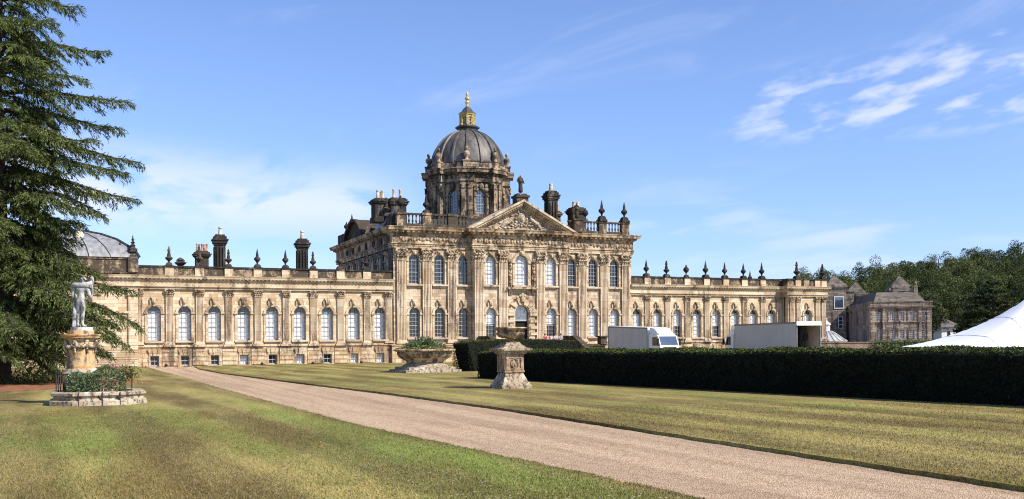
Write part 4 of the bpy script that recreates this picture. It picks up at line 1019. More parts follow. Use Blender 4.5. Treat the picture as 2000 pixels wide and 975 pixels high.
finial('pinnacle', -2.0, 0.0, 11.15, 2.4); finial('ball', -3.2, 0.9, 11.2, 1.6)
# ------------------------------------------------------------------ foliage materials
def leaf_mat(name, dark, light, trans=0.25, rough=0.6):
    m, t, p = new_mat(name)
    a = t.add('ShaderNodeAttribute'); a.attribute_name = 'tone'
    n = t.noise(pos(t), 0.35, 3)
    f = t.ramp(t.math('ADD', t.math('MULTIPLY', a.outputs['Fac'], 0.7), t.math('MULTIPLY', n, 0.6)), 0.25, 1.05)
    c = t.mix(f, dark, light)
    t.l.new(c, p.inputs['Base Color']); p.inputs['Roughness'].default_value = rough; p.inputs['Specular IOR Level'].default_value = 0.12
    tr = t.add('ShaderNodeBsdfTranslucent'); t.l.new(t.mix(0.3, c, (0.16, 0.18, 0.02)), tr.inputs['Color'])
    ms = t.add('ShaderNodeMixShader', i_0=trans); out = t.n['Material Output']
    t.l.new(p.outputs[0], ms.inputs[1]); t.l.new(tr.outputs[0], ms.inputs[2]); t.l.new(ms.outputs[0], out.inputs['Surface'])
    return m
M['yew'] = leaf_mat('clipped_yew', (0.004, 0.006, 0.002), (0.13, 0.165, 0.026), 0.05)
M['yewcore'] = plain('yew_inside', (0.008, 0.011, 0.004), 0.95)
M['cedar'] = leaf_mat('cedar_needles', (0.032, 0.046, 0.017), (0.165, 0.200, 0.062), 0.25)
M['bark'] = plain('tree_bark', (0.055, 0.042, 0.032), 0.9, var=0.4, scale=3)
M['wood1'] = leaf_mat('woodland_leaves', (0.030, 0.043, 0.015), (0.128, 0.150, 0.052), 0.22)
M['wood2'] = leaf_mat('dark_conifer_leaves', (0.013, 0.022, 0.010), (0.045, 0.065, 0.024), 0.15)
M['wood3'] = leaf_mat('pale_leaves', (0.055, 0.075, 0.025), (0.15, 0.17, 0.06), 0.25)
M['plant'] = leaf_mat('border_plant_leaves', (0.07, 0.105, 0.052), (0.23, 0.30, 0.15), 0.35)
M['plant2'] = leaf_mat('trailing_plant_leaves', (0.10, 0.11, 0.03), (0.27, 0.25, 0.08), 0.25)
M['petal'] = plain('white_petals', (0.62, 0.60, 0.52), 0.7, var=0.1)
M['pink'] = plain('pink_petals', (0.50, 0.16, 0.22), 0.7, var=0.3)

def leaf_cards(C, N, L, Wd, rng, up=0.0):
    """N quads at centres C with random orientation, length L, width Wd"""
    n = len(C)
    d = rng.normal(size=(n, 3)); d[:, 2] += up; d /= np.linalg.norm(d, axis=1, keepdims=True)
    if N is not None:
        nn = N+0.55*rng.normal(size=(n, 3)); nn /= np.linalg.norm(nn, axis=1, keepdims=True)
        d = np.cross(nn, d); d /= np.linalg.norm(d, axis=1, keepdims=True)+1e-9; e = np.cross(nn, d)
    else:
        e = np.cross(d, rng.normal(size=(n, 3))); e /= np.linalg.norm(e, axis=1, keepdims=True)+1e-9
    L = np.asarray(L).reshape(-1, 1) if np.ndim(L) else L
    a = d*L/2; w = e*np.asarray(Wd).reshape(-1, 1)/2 if np.ndim(Wd) else e*Wd/2
    return np.stack([C-a, C+w, C+a, C-w], axis=1)

# ------------------------------------------------------------------ clipped hedges
def hedge(name, label, p0, p1, wid, h0, h1, dens, rng, leaf=0.11):
    """body along p0->p1, growing wid to the right of that direction"""
    p0, p1 = np.array(p0, float), np.array(p1, float); L = np.linalg.norm(p1-p0); d = (p1-p0)/L; r = np.array([d[1], -d[0]])*(1 if wid > 0 else -1); wid = abs(wid)
    root = thing(name, (p0[0], p0[1], 0), label, 'hedge')
    b = MB(); n = max(2, int(L/0.5)); prof = [(0.06, 0.0), (0.02, 0.6), (0.0, 0.92), (0.10, 1.0), (0.5, 1.05), (0.90, 1.0), (1.0, 0.92), (0.98, 0.5), (0.94, 0.0)]
    rings = []
    for i in range(n+1):
        s = L*i/n; h = h0+(h1-h0)*i/n+0.03*math.sin(s*0.9)+0.02*math.sin(s*2.3)
        rings.append([(p0[0]+d[0]*s+r[0]*q*wid, p0[1]+d[1]*s+r[1]*q*wid, z*h-(0.05 if z == 0 else 0)) for q, z in prof])
    b.loft(rings); build(b, 'hedge_body', M['yewcore'], root)
    area = L*(wid+h0*2)+2*wid*h0; N = int(area*dens)
    side = rng.random(N); s = rng.random(N)*L; q = np.empty(N); z = np.empty(N); nr = np.zeros((N, 3)); along = np.zeros(N)
    fw = L*h0/area; ft = L*wid/area; fe = wid*h0/area
    hh = h0+(h1-h0)*s/L
    m = side < fw; q[m] = rng.normal(0, .012, m.sum()); z[m] = rng.random(m.sum())*0.97; nr[m, :2] = -r
    m = (side >= fw) & (side < fw+ft); q[m] = rng.random(m.sum()); z[m] = 0.98+0.07*np.sin(PI*q[m])+rng.normal(0, .012, m.sum()); nr[m, 2] = 1
    m = (side >= fw+ft) & (side < 2*fw+ft); q[m] = 1+rng.normal(0, .012, m.sum()); z[m] = rng.random(m.sum())*0.97; nr[m, :2] = r
    m = (side >= 2*fw+ft) & (side < 2*fw+ft+fe); s[m] = rng.normal(0, .02, m.sum()); q[m] = rng.random(m.sum()); z[m] = rng.random(m.sum())*0.98; nr[m, :2] = -d
    m = side >= 2*fw+ft+fe; s[m] = L+rng.normal(0, .02, m.sum()); q[m] = rng.random(m.sum()); z[m] = rng.random(m.sum())*0.98; nr[m, :2] = d
    hh = hh+0.03*np.sin(s*0.9)+0.02*np.sin(s*2.3)
    C = np.stack([p0[0]+d[0]*s+r[0]*q*wid, p0[1]+d[1]*s+r[1]*q*wid, np.maximum(0.02, z*hh)], 1)
    V = leaf_cards(C, nr, leaf*(0.6+0.8*rng.random(N)), leaf*0.5*np.ones(N), rng)
    quads('hedge_leaves', V, M['yew'], root, (p0[0], p0[1], 0), np.where(nr[:, 2] > 0, 0.15+0.65*rng.random(N), 0.6*rng.random(N)**20-0.35))   # sunlit top and near-black shaded sides set in the leaf tone
    return root
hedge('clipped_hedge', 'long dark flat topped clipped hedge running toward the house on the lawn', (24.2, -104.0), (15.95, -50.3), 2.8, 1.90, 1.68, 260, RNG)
bpy.data.objects['clipped_hedge'].location  # near end first
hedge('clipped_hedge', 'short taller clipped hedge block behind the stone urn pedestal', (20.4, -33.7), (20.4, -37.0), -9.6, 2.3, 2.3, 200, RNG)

# ------------------------------------------------------------------ stone urn on its pedestal
PX, PY = 12.36, -63.78
ped = thing('garden_pedestal', (PX, PY, 0), 'tall square stone pedestal with a spreading lichen covered foot beside the hedge', 'pedestal')
b = MB(); b.sqlathe([(0.78, -0.05), (0.78, 0.16), (0.72, 0.18), (0.70, 0.28), (0.66, 0.30), (0.60, 0.42), (0.47, 0.72), (0.47, 0.76)], PX, PY); build(b, 'spreading_foot', M['lichen'], ped)
b = MB(); b.sqlathe([(0.45, 0.76), (0.52, 0.78), (0.52, 0.86), (0.49, 0.88), (0.49, 1.62), (0.54, 1.66)], PX, PY)
for s in (-1, 1):
    b.box(PX+s*0.38-0.07, PX+s*0.38+0.07, PY-0.53, PY-0.48, 0.9, 1.6); b.box(PX-0.53, PX-0.48, PY+s*0.38-0.07, PY+s*0.38+0.07, 0.9, 1.6)
b.box(PX-0.31, PX+0.31, PY-0.527, PY-0.48, 1.48, 1.6); b.box(PX-0.31, PX+0.31, PY-0.527, PY-0.48, 0.9, 0.98)
build(b, 'shaft', M['tan'], ped)
b = MB(); rr = random.Random(2)
b.blob((PX, PY-0.5, 1.22), (0.17, 0.06, 0.2), 10, 6)
for k in range(16): a = 2*PI*k/16; b.blob((PX+0.19*math.cos(a), PY-0.51, 1.22+0.21*math.sin(a)), (0.05, 0.05, 0.05), 6, 4)
for k in range(10): b.blob((PX+rr.uniform(-.12, .12), PY-0.55, 1.22+rr.uniform(-.14, .14)), (0.05, 0.04, 0.06), 6, 4)
build(b, 'carved_medallion', M['carve'], ped, smooth=60)
b = MB(); b.sqlathe([(0.54, 1.661), (0.60, 1.70), (0.62, 1.76), (0.74, 1.82), (0.80, 1.84), (0.81, 1.94), (0.62, 1.97), (0.56, 2.02), (0.38, 2.17), (0.36, 2.24), (0.30, 2.25)], PX, PY); build(b, 'cornice_cap', M['lichen'], ped)
urn = thing('garden_urn', (PX, PY, 2.25), 'wide shallow weathered stone urn standing on the tall pedestal by the hedge', 'urn')
b = MB(); b.lathe([(0.30, 2.25), (0.30, 2.29), (0.20, 2.32), (0.15, 2.37), (0.17, 2.42), (0.22, 2.44)], PX, PY, 20); build(b, 'urn_foot', M['carve'], urn, smooth=50)
b = MB(); n = 48; prof = [(0.20, 2.441), (0.44, 2.455), (0.60, 2.53), (0.68, 2.63), (0.69, 2.70), (0.64, 2.73), (0.66, 2.80), (0.74, 2.87), (0.80, 2.89), (0.82, 2.92), (0.81, 2.97), (0.72, 2.97), (0.60, 2.85), (0.1, 2.7)]
b.loft([[(PX+(r*(1+0.03*math.cos(24*2*PI*j/n*0.5)*(2.45 < z < 2.72)))*math.cos(2*PI*j/n), PY+(r*(1+0.03*math.cos(24*2*PI*j/n*0.5)*(2.45 < z < 2.72)))*math.sin(2*PI*j/n), z) for j in range(n)] for r, z in prof]); build(b, 'urn_bowl', M['carve'], urn, smooth=40)
# ------------------------------------------------------------------ great round basin planted with flowers
BX, BY, _ = W(-6.75, 76.2)
bas = thing('stone_basin', (BX, BY, 0), 'huge round stone basin on two square steps at the end of the hedge', 'planter')
b = MB(); b.box(BX-2.2, BX+2.2, BY-2.2, BY+2.2, -0.05, 0.2); build(b, 'step', M['lichen'], bas)
b = MB(); b.box(BX-1.85, BX+1.85, BY-1.85, BY+1.85, 0.2, 0.40); build(b, 'step', M['lichen'], bas)
b = MB(); b.lathe([(1.8, 0.40), (1.78, 0.46), (1.62, 0.56), (1.40, 0.70), (1.38, 0.74)], BX, BY, 40); build(b, 'foot', M['lichen'], bas, smooth=40)
b = MB(); n = 96
def scal(r, z, j): return r*(1+(0.014*math.cos(48*2*PI*j/n) if 0.86 < z < 1.42 else 0))
b.loft([[(BX+scal(r, z, j)*math.cos(2*PI*j/n), BY+scal(r, z, j)*math.sin(2*PI*j/n), z) for j in range(n)] for r, z in
        [(1.38, 0.741), (1.46, 0.8), (1.48, 0.88), (1.72, 0.98), (1.98, 1.16), (2.12, 1.36), (2.14, 1.48), (2.12, 1.56), (2.30, 1.60), (2.40, 1.64), (2.40, 1.73), (2.34, 1.76), (2.14, 1.75), (2.05, 1.6), (0.2, 1.55)]]); build(b, 'bowl', M['carve'], bas, smooth=40)
def plant_bed(name, label, cat, pts, rng, mat, n, leaf, parent_org, extra=()):
    C = pts(n, rng); N = len(C)
    root = quads(name, leaf_cards(C, None, leaf*(0.6+0.8*rng.random(N)), leaf*0.45*np.ones(N), rng, 0.4), mat, None, parent_org, rng.random(N))
    tag(root, label, cat)
    for nm, m2, C2, s in extra:
        quads(nm, leaf_cards(C2, None, s, s*0.8, rng), m2, root, parent_org, rng.random(len(C2)))['kind'] = 'stuff'
    return root
def dome_pts(cx, cy, z0, rx, h, pw=2.0):
    def f(n, rng):
        r = np.sqrt(rng.random(n)); a = rng.random(n)*2*PI
        top = h*(1-r**pw)*(0.75+0.25*np.sin(3*a+1)+0.0)+0.1
        z = z0+top*(1-rng.random(n)**2*0.8)
        return np.stack([cx+rx*r*np.cos(a), cy+rx*r*np.sin(a), z], 1)
    return f
def basin_pts(n, rng):
    C_ = np.array([[BX+a, BY+c, h] for a, c, h in ((-1.2, 0, .5), (-.75, -.5, .65), (-.3, .1, .95), (.1, -.4, .9), (.5, .2, .7), (.95, -.2, .55), (1.3, .3, .4), (0, .9, .6), (-.6, .7, .6), (.6, -.9, .45))]); k = rng.integers(0, len(C_), n)
    P = C_[k]; return np.stack([P[:, 0]+rng.normal(0, .22, n), P[:, 1]+rng.normal(0, .22, n), 1.72+P[:, 2]*rng.random(n)**0.8], 1)
C2 = dome_pts(BX, BY, 1.7, 2.2, 0.28)(1500, RNG)
CY = np.array([[BX+RNG.normal(0, .9), BY+RNG.normal(0, .9), 2.45+RNG.random()*0.35] for _ in range(60)])
pb = plant_bed('flower_planting', 'loose green planting with flower spikes growing in the round stone basin', 'plants', basin_pts, RNG, M['plant'], 1500, 0.24, (BX, BY, 1.6),
               [('trailing_leaves', M['plant2'], C2, 0.16), ('flowers', M['pink'], CY, 0.09)])
# spiky leaves in the middle
sp_ = []
for k in range(90):
    a = RNG.random()*2*PI; e = RNG.uniform(0.7, 1.45); L = RNG.uniform(0.5, 1.0); d = np.array([math.cos(a)*math.cos(e), math.sin(a)*math.cos(e), math.sin(e)]); o = np.array([BX+RNG.normal(0, .25), BY+RNG.normal(0, .25), 1.95])
    s_ = np.cross(d, [0, 0, 1]); s_ /= np.linalg.norm(s_); sp_.append([o-s_*0.02, o+d*L*0.5+s_*0.05, o+d*L, o+d*L*0.5-s_*0.05])
quads('spiky_leaves', np.array(sp_), M['plant'], pb, (BX, BY, 1.6), RNG.random(90)*0.4)

# ------------------------------------------------------------------ statue on its pedestal, kerb, plants, rails
SX, SY, _ = W(-16.86, 38.6)
kx, ky, _ = W(-16.13, 38.45)
FW = Vector((SN, CS, 0)); RT = Vector((CS, -SN, 0))
def oct_poly(hw, hd, ch): return [(-hw+ch, -hd), (hw-ch, -hd), (hw, -hd+ch), (hw, hd-ch), (hw-ch, hd), (-hw+ch, hd), (-hw, hd-ch), (-hw, -hd+ch)]
KM = Matrix.Translation((kx, ky, 0)) @ Matrix.Rotation(-YAW+0.42, 4, 'Z')
kerb = thing('stone_kerb', (kx, ky, 0), 'low moulded eight sided stone kerb with lichen around the statue planting', 'kerb')
b = MB(); q = MB(); pr = [(0.0, -0.05), (0.0, 0.17), (-0.05, 0.19), (-0.13, 0.22), (-0.13, 0.34), (-0.07, 0.36), (-0.04, 0.38), (-0.04, 0.47), (-0.10, 0.50), (-0.52, 0.50), (-0.52, -0.05)]
def ring_poly(mb, polyf, prof): 
    rings = [[(x, y, z) for x, y in polyf(o)] for o, z in prof]; n = len(rings[0]); k = len(mb.v)
    for r_ in rings: mb.v.extend(r_)
    m = len(rings)
    for i in range(m):
        for j in range(n): a = k+i*n+j; c = k+i*n+(j+1) % n; e = k+((i+1) % m)*n+(j+1) % n; f = k+((i+1) % m)*n+j; mb.f.append((a, c, e, f))
ring_poly(q, lambda o: oct_poly(1.72+o, 1.72+o, 0.78+0.59*o), pr); b.merge(q, KM); build(b, 'kerb_moulding', M['lichen'], kerb)
b = MB(); q = MB(); q.prism(oct_poly(1.25, 1.25, 0.5), 'z', 0.0, 0.40); b.merge(q, KM); build(b, 'soil', plain('dark_soil', (0.07, 0.05, 0.035), 0.95), kerb)
b = MB(); q = MB()
for x in (-0.72, 0.1, 0.72): q.box(x-0.012, x+0.012, -1.735, -1.6, 0.0, 0.502)
b.merge(q, KM); build(b, 'kerb_joints', M['iron'], kerb)
px_, py_, _ = W(-19.9, 47.5); KB = Matrix.Translation((px_, py_, 0)) @ Matrix.Rotation(-YAW+0.3, 4, 'Z')
b = MB(); q = MB(); q.box(-0.55, 0.55, -0.45, 0.45, -0.05, 0.16); q.box(-0.42, 0.55, -0.35, 0.4, 0.16, 0.42); b.merge(q, KB)
tag(build(b, 'stone_step', M['soot']), 'small dark stone step block on the lawn behind the statue kerb at its left', 'step')

sped = thing('statue_pedestal', (SX, SY, 0.4), 'round orange stained stone pedestal carved with fruit swags under the white statue', 'pedestal')
PM = Matrix.Translation((SX, SY, 0)) @ Matrix.Rotation(-YAW+0.42, 4, 'Z')
b = MB(); q = MB(); q.sqlathe([(0.66, 0.38), (0.66, 1.06), (0.62, 1.12)]); b.merge(q, PM); build(b, 'base_block', M['soot'], sped)
b = MB(); b.lathe([(0.66, 1.12), (0.68, 1.18), (0.62, 1.24), (0.60, 1.30), (0.53, 1.36)], SX, SY, 32); build(b, 'base_moulding', M['lichen'], sped, smooth=40)
b = MB(); b.lathe([(0.52, 1.36), (0.52, 2.42)], SX, SY, 32); build(b, 'drum', M['orange'], sped, smooth=40)
b = MB(); b.lathe([(0.53, 2.42), (0.55, 2.48), (0.60, 2.52), (0.70, 2.56), (0.70, 2.62), (0.74, 2.64), (0.74, 2.69), (0.5, 2.70)], SX, SY, 32); b.lathe([(0.48, 2.70), (0.48, 2.84)], SX, SY, 24); build(b, 'cap_moulding', M['orange'], sped, smooth=40)
b = MB(); rr = random.Random(6)
for k in range(8):
    a0 = 2*PI*k/8
    for j in range(7):
        a = a0+(j-3)/6*2*PI/8*0.9; dz = 0.14*(1-((j-3)/3)**2)
        b.blob((SX+0.56*math.cos(a), SY+0.56*math.sin(a), 2.33-dz), (0.07+rr.uniform(0, .03),)*3, 6, 4)
    a = a0+PI/8
    for j in range(5): b.blob((SX+0.56*math.cos(a), SY+0.56*math.sin(a), 2.42-0.1*j), (0.09-0.012*j, 0.09-0.012*j, 0.08), 6, 4)
build(b, 'fruit_swags', M['carve'], sped, smooth=60)
SM = Matrix.Translation((SX, SY, 2.84)) @ Matrix.Rotation(-YAW, 4, 'Z')          # x right, y away from the photographer
stat = thing('marble_statue', (SX, SY, 2.84), 'white marble statue of a nude man seen from behind carrying an animal on his shoulders', 'statue')
b = MB(); q = MB(); q.loft([[(0.42*math.cos(a)*(1+0.06*math.sin(3*a))+0.02, 0.34*math.sin(a), z) for a in np.linspace(0, 2*PI, 17)[:-1]] for z in (0.0, 0.13)]); b.merge(q, SM); build(b, 'statue_plinth', M['marble'], stat)
Z0 = 0.13
J = {'pel':(0.0,0,1.02,.165,.13),'wai':(0.03,.01,1.22,.135,.11),'rib':(0.03,.0,1.40,.175,.12),'che':(0.03,.01,1.52,.185,.125),'nec':(0.06,.03,1.66,.075),'hed':(0.09,.06,1.80,.105),
     'hiR':(0.11,0,.93,.118),'knR':(0.07,.03,.55,.075),'caR':(0.075,-.02,.40,.074),'anR':(0.07,0,.09,.045),'foR':(0.17,.12,.035,.042),
     'hiL':(-0.10,0,.92,.115),'knL':(-0.13,.10,.56,.075),'caL':(-0.13,.05,.40,.07),'anL':(-0.11,-.02,.10,.045),'foL':(-0.13,.14,.035,.042),
     'shR':(.27,.0,1.54,.088),'elR':(.37,-.02,1.24,.062),'waR':(.36,.16,1.10,.044),'haR':(.33,.22,1.14,.046),
     'shL':(-.22,.0,1.54,.088),'elL':(-.31,-.02,1.23,.062),'waL':(-.29,.15,1.06,.044),'haL':(-.26,.2,1.10,.046)}
E_ = [('pel','wai'),('wai','rib'),('rib','che'),('che','nec'),('nec','hed'),('pel','hiR'),('hiR','knR'),('knR','caR'),('caR','anR'),('anR','foR'),('pel','hiL'),('hiL','knL'),('knL','caL'),('caL','anL'),('anL','foL'),
      ('che','shR'),('shR','elR'),('elR','waR'),('waR','haR'),('che','shL'),('shL','elL'),('elL','waL'),('waL','haL')]
J = {k: (v[0], v[1], v[2]+Z0)+tuple(v[3:]) for k, v in J.items()}
body = skin_body('figure', J, E_, M['marble'], stat, SM, (SX, SY, 2.84), sub=2)
b = MB(); q = MB()
for k in range(26): a = RNG.random()*2*PI; e = RNG.uniform(-0.3, 1.4); q.blob((0.09+0.1*math.cos(a)*math.cos(e), 0.05+0.1*math.sin(a)*math.cos(e), 1.83+Z0+0.1*math.sin(e)), 0.038, 6, 4)
b.merge(q, SM); build(b, 'curled_hair', M['marble'], stat, smooth=60)
AJ = {'mid':(.06,-.10,1.68,.115),'ra':(.26,-.06,1.70,.125),'rb':(.40,.0,1.74,.10),'nk':(.44,.05,1.86,.06),'hd':(.45,.05,1.99,.065),'mz':(.36,.03,2.01,.04),'la':(-.16,-.07,1.71,.115),'lb':(-.30,.0,1.74,.085),'lg':(-.33,.06,1.55,.045),'lf':(-.30,.18,1.20,.03),'rg':(.42,.08,1.55,.04),'rf':(.36,.2,1.22,.03)}
AJ = {k: (v[0], v[1], v[2]+Z0-0.06)+tuple(v[3:]) for k, v in AJ.items()}
skin_body('carried_animal', AJ, [('mid','ra'),('ra','rb'),('rb','nk'),('nk','hd'),('hd','mz'),('mid','la'),('la','lb'),('lb','lg'),('lg','lf'),('rb','rg'),('rg','rf')], M['marble'], stat, SM, (SX, SY, 2.84), sub=2)
TJ = {'a':(-.26,-.02,Z0-.02,.10),'b':(-.25,-.02,.35,.075),'c':(-.24,.0,.7,.085),'d':(-.26,.05,.95,.06),'e':(-.30,.1,1.15,.05)}
skin_body('tree_stump_support', TJ, [('a','b'),('b','c'),('c','d'),('d','e')], M['marble'], stat, SM, (SX, SY, 2.84), sub=2)

def bed_pts(n, rng):
    x = rng.uniform(-1.15, 0.95, n); y = rng.uniform(-1.2, -0.4, n); h = 0.86+0.10*np.sin(x*2.1+1)+0.12*np.sin(x*5)
    z = 0.42+h*(1-rng.random(n)**1.6)*(1-0.25*((x)/1.15)**4)
    P = np.stack([x, y, z, np.ones(n)], 1) @ np.array(KM).T
    return P[:, :3]
def bed_fl(n, rng, mat4=None):
    P = bed_pts(n, rng); P[:, 2] += 0.06; return P
x1, y1, _ = W(-15.58, 38.5)
CP = np.array([[x1+RNG.normal(0, .13), y1+RNG.normal(0, .13), 1.42+RNG.normal(0, .07)] for _ in range(90)])
x2, y2, _ = W(-15.08, 38.6)
CB = np.array([[x2+RNG.normal(0, .22), y2+RNG.normal(0, .16), 1.15+RNG.normal(0, .16)] for _ in range(500)])
plant_bed('flower_bed', 'bushy grey green planting with white and pink flowers inside the statue kerb', 'plants', bed_pts, RNG, M['plant'], 4200, 0.085, (kx, ky, 0.4),
          [('white_flowers', M['petal'], bed_fl(70, RNG), 0.05), ('pink_flowers', M['pink'], CP, 0.07), ('straw_stems', M['plant2'], CB, 0.09)])
def rail(label, u0, d0, u1, d1):
    a = Vector(W(u0, d0)); c = Vector(W(u1, d1)); b = MB()
    r = thing('iron_railing', tuple((a+c)/2+Vector((0,0,0.45))), label, 'railing')
    for k in range(3):
        p = a.lerp(c, k/2); b = MB(); b.lathe([(0.022, 0.42), (0.022, 1.22), (0.035, 1.24), (0.03, 1.28), (0.005, 1.30)], p.x, p.y, 7); build(b, 'post', M['iron'], r)
    b = MB(); b.tube([tuple(a+Vector((0,0,1.18))), tuple(c+Vector((0,0,1.18)))], 0.014, 6); build(b, 'top_rail', M['iron'], r)
rail('thin rusty iron railing at the left end of the statue planting', -17.43, 37.7, -17.08, 37.3)
rail('thin rusty iron railing at the right end of the statue planting', -15.08, 37.9, -14.81, 38.4)
rail('short black railing further back behind the statue pedestal', -19.55, 47.0, -19.05, 46.6)

# ------------------------------------------------------------------ trucks
def frame(x, y, rz, z=0.0): return Matrix.Translation((x, y, z)) @ Matrix.Rotation(rz, 4, 'Z')
M['truckside'] = plain('grey_white_truck_panel', (0.50, 0.485, 0.46), 0.5, var=0.05, scale=0.5)
M['truckwhite'] = plain('white_truck_paint', (0.80, 0.80, 0.79), 0.3, var=0.03, spec=0.5)
M['tyre'] = plain('tyre_rubber', (0.02, 0.02, 0.02), 0.85)
M['steel'] = plain('grey_steel', (0.20, 0.20, 0.20), 0.5, 0.5)
M['ply'] = plain('plywood_lining', (0.42, 0.35, 0.27), 0.7, var=0.1)
M['lamp'] = plain('lamp_lens', (0.55, 0.12, 0.06), 0.3)
def tmesh(T, root, name, mat, fn, smooth=False):
    q = MB(); fn(q); b = MB(); b.merge(q, T); return build(b, name, mat, root, smooth=smooth)
def wheel(T, root, x, y, r=0.48):
    def tyre(q):
        k = MB(); k.lathe([(r*0.6, -0.14), (r*0.94, -0.15), (r, -0.1), (r, 0.1), (r*0.94, 0.15), (r*0.6, 0.14)], n=24); q.merge(k, Matrix.Translation((x, y, r)) @ Matrix.Rotation(PI/2, 4, 'X'))
    def rim(q):
        k = MB(); k.lathe([(0.05, -0.1), (r*0.58, -0.13), (r*0.6, 0.13), (0.05, 0.1)], n=16); q.merge(k, Matrix.Translation((x, y, r)) @ Matrix.Rotation(PI/2, 4, 'X'))
    w = tmesh(T, root, 'wheel', M['tyre'], tyre, 40); tmesh(T, w, 'rim', M['steel'], rim, 40)
def cab(T, root, x0, top, w, deflector):
    """cab in front of x0, forward is +x"""
    hw = w/2
    def body(q):
        q.prism([(x0+0.25, 0.75), (x0+2.0, 0.75), (x0+2.2, 1.2), (x0+2.15, 1.75), (x0+1.75, 2.75), (x0+1.55, 2.85), (x0+0.25, 2.85)], 'y', -hw, hw)
    tmesh(T, root, 'cab', M['truckwhite'], body)
    def scr(q): q.prism([(x0+2.172, 1.82), (x0+1.80, 2.70), (x0+1.77, 2.68), (x0+2.14, 1.80)], 'y', -hw+0.12, hw-0.12)
    tmesh(T, root, 'windscreen', M['skyglass'], scr)
    for s in (-1, 1):
        def side(q): q.prism([(x0+0.85, 1.75), (x0+1.95, 1.75), (x0+1.62, 2.62), (x0+0.85, 2.62)], 'y', s*hw-0.02, s*hw+0.02)
        tmesh(T, root, 'side_window', M['glass'], side)
        def mir(q): q.box(x0+2.0, x0+2.12, s*(hw+0.22)-0.1, s*(hw+0.22)+0.1, 1.75, 2.45); q.tube([(x0+1.9, s*hw, 2.5), (x0+2.05, s*(hw+0.2), 2.48)], 0.03, 6); q.tube([(x0+1.95, s*hw, 1.75), (x0+2.05, s*(hw+0.2), 1.8)], 0.03, 6)
        tmesh(T, root, 'wing_mirror', M['black'], mir)
        def hl(q): q.box(x0+2.12, x0+2.24, s*(hw-0.32)-0.2, s*(hw-0.32)+0.2, 0.92, 1.12)
        tmesh(T, root, 'headlight', M['bar'], hl)
    tmesh(T, root, 'grille', M['black'], lambda q: q.prism([(x0+2.19, 1.2), (x0+2.2, 1.25), (x0+2.18, 1.6), (x0+2.14, 1.6), (x0+2.15, 1.2)], 'y', -hw+0.35, hw-0.35))
    tmesh(T, root, 'bumper', M['steel'], lambda q: q.box(x0+1.95, x0+2.3, -hw, hw, 0.42, 0.80))
    if deflector:
        def de(q):
            q.loft([[(x0+0.3,-hw+0.1,2.86),(x0+0.3,hw-0.1,2.86),(x0+0.3,hw-0.1,top),(x0+0.3,-hw+0.1,top)], [(x0+0.9,-hw+0.14,2.86),(x0+0.9,hw-0.14,2.86),(x0+0.9,hw-0.2,top-0.12),(x0+0.9,-hw+0.2,top-0.12)],
                    [(x0+1.75,-hw+0.2,2.86),(x0+1.75,hw-0.2,2.86),(x0+1.6,hw-0.3,3.0),(x0+1.6,-hw+0.3,3.0)]])
        tmesh(T, root, 'wind_deflector', M['truckwhite'], de)
def chassis(T, root, L, w):
    tmesh(T, root, 'chassis', M['steel'], lambda q: (q.box(0.1, L+2.0, -0.45, 0.45, 0.62, 0.9), q.box(1.8, L-2.0, -w/2+0.05, -w/2+0.1, 0.45, 0.95), q.box(1.8, L-2.0, w/2-0.1, w/2-0.05, 0.45, 0.95)))
# smaller box truck, nose toward the garden
T1 = frame(47.16, -13.14, R(-84.2)); t1 = thing('box_truck', tuple(T1.translation), 'white box truck with its cab toward the garden, half hidden behind the hedge', 'truck')
tmesh(T1, t1, 'cargo_box', M['truckside'], lambda q: q.loft([[(0,-1.2,0.95),(0,1.2,0.95),(0,1.2,3.86),(0,-1.2,3.86)],[(7.0,-1.2,0.95),(7.0,1.2,0.95),(7.0,1.2,3.60),(7.0,-1.2,3.60)]]))
tmesh(T1, t1, 'box_edging', M['steel'], lambda q: (q.box(-0.02, 0.08, -1.23, -1.17, 0.93, 3.84), q.box(6.93, 7.02, -1.23, -1.17, 0.93, 3.56), q.loft([[(0,-1.235,3.74),(0,-1.17,3.74),(0,-1.17,3.84),(0,-1.235,3.84)],[(7,-1.235,3.48),(7,-1.17,3.48),(7,-1.17,3.58),(7,-1.235,3.58)]]), q.box(0, 7, -1.23, -1.17, 0.93, 1.05)))
tmesh(T1, t1, 'box_front', M['truckwhite'], lambda q: q.box(7.003, 7.06, -1.2, 1.2, 0.95, 3.59))
tmesh(T1, t1, 'roof_panel', M['truckwhite'], lambda q: q.loft([[(0.02,-1.18,3.864),(0.02,1.18,3.864),(0.02,1.18,3.90),(0.02,-1.18,3.90)],[(7.0,-1.18,3.604),(7.0,1.18,3.604),(7.0,1.18,3.64),(7.0,-1.18,3.64)]]))
tmesh(T1, t1, 'panel_seams', M['truckside'], lambda q: [q.box(x-0.012, x+0.012, -1.213, -1.19, 1.05, 3.74-0.037*x) for x in (1.4, 2.8, 4.2, 5.6)])
tmesh(T1, t1, 'side_marker', M['lamp'], lambda q: q.box(3.4, 3.55, -1.225, -1.19, 1.08, 1.14))
cab(T1, t1, 7.0, 3.62, 2.4, True); chassis(T1, t1, 7.0, 2.4)
for x in (1.7, 8.3):
    for s in (-1, 1): wheel(T1, t1, x, s*1.03)
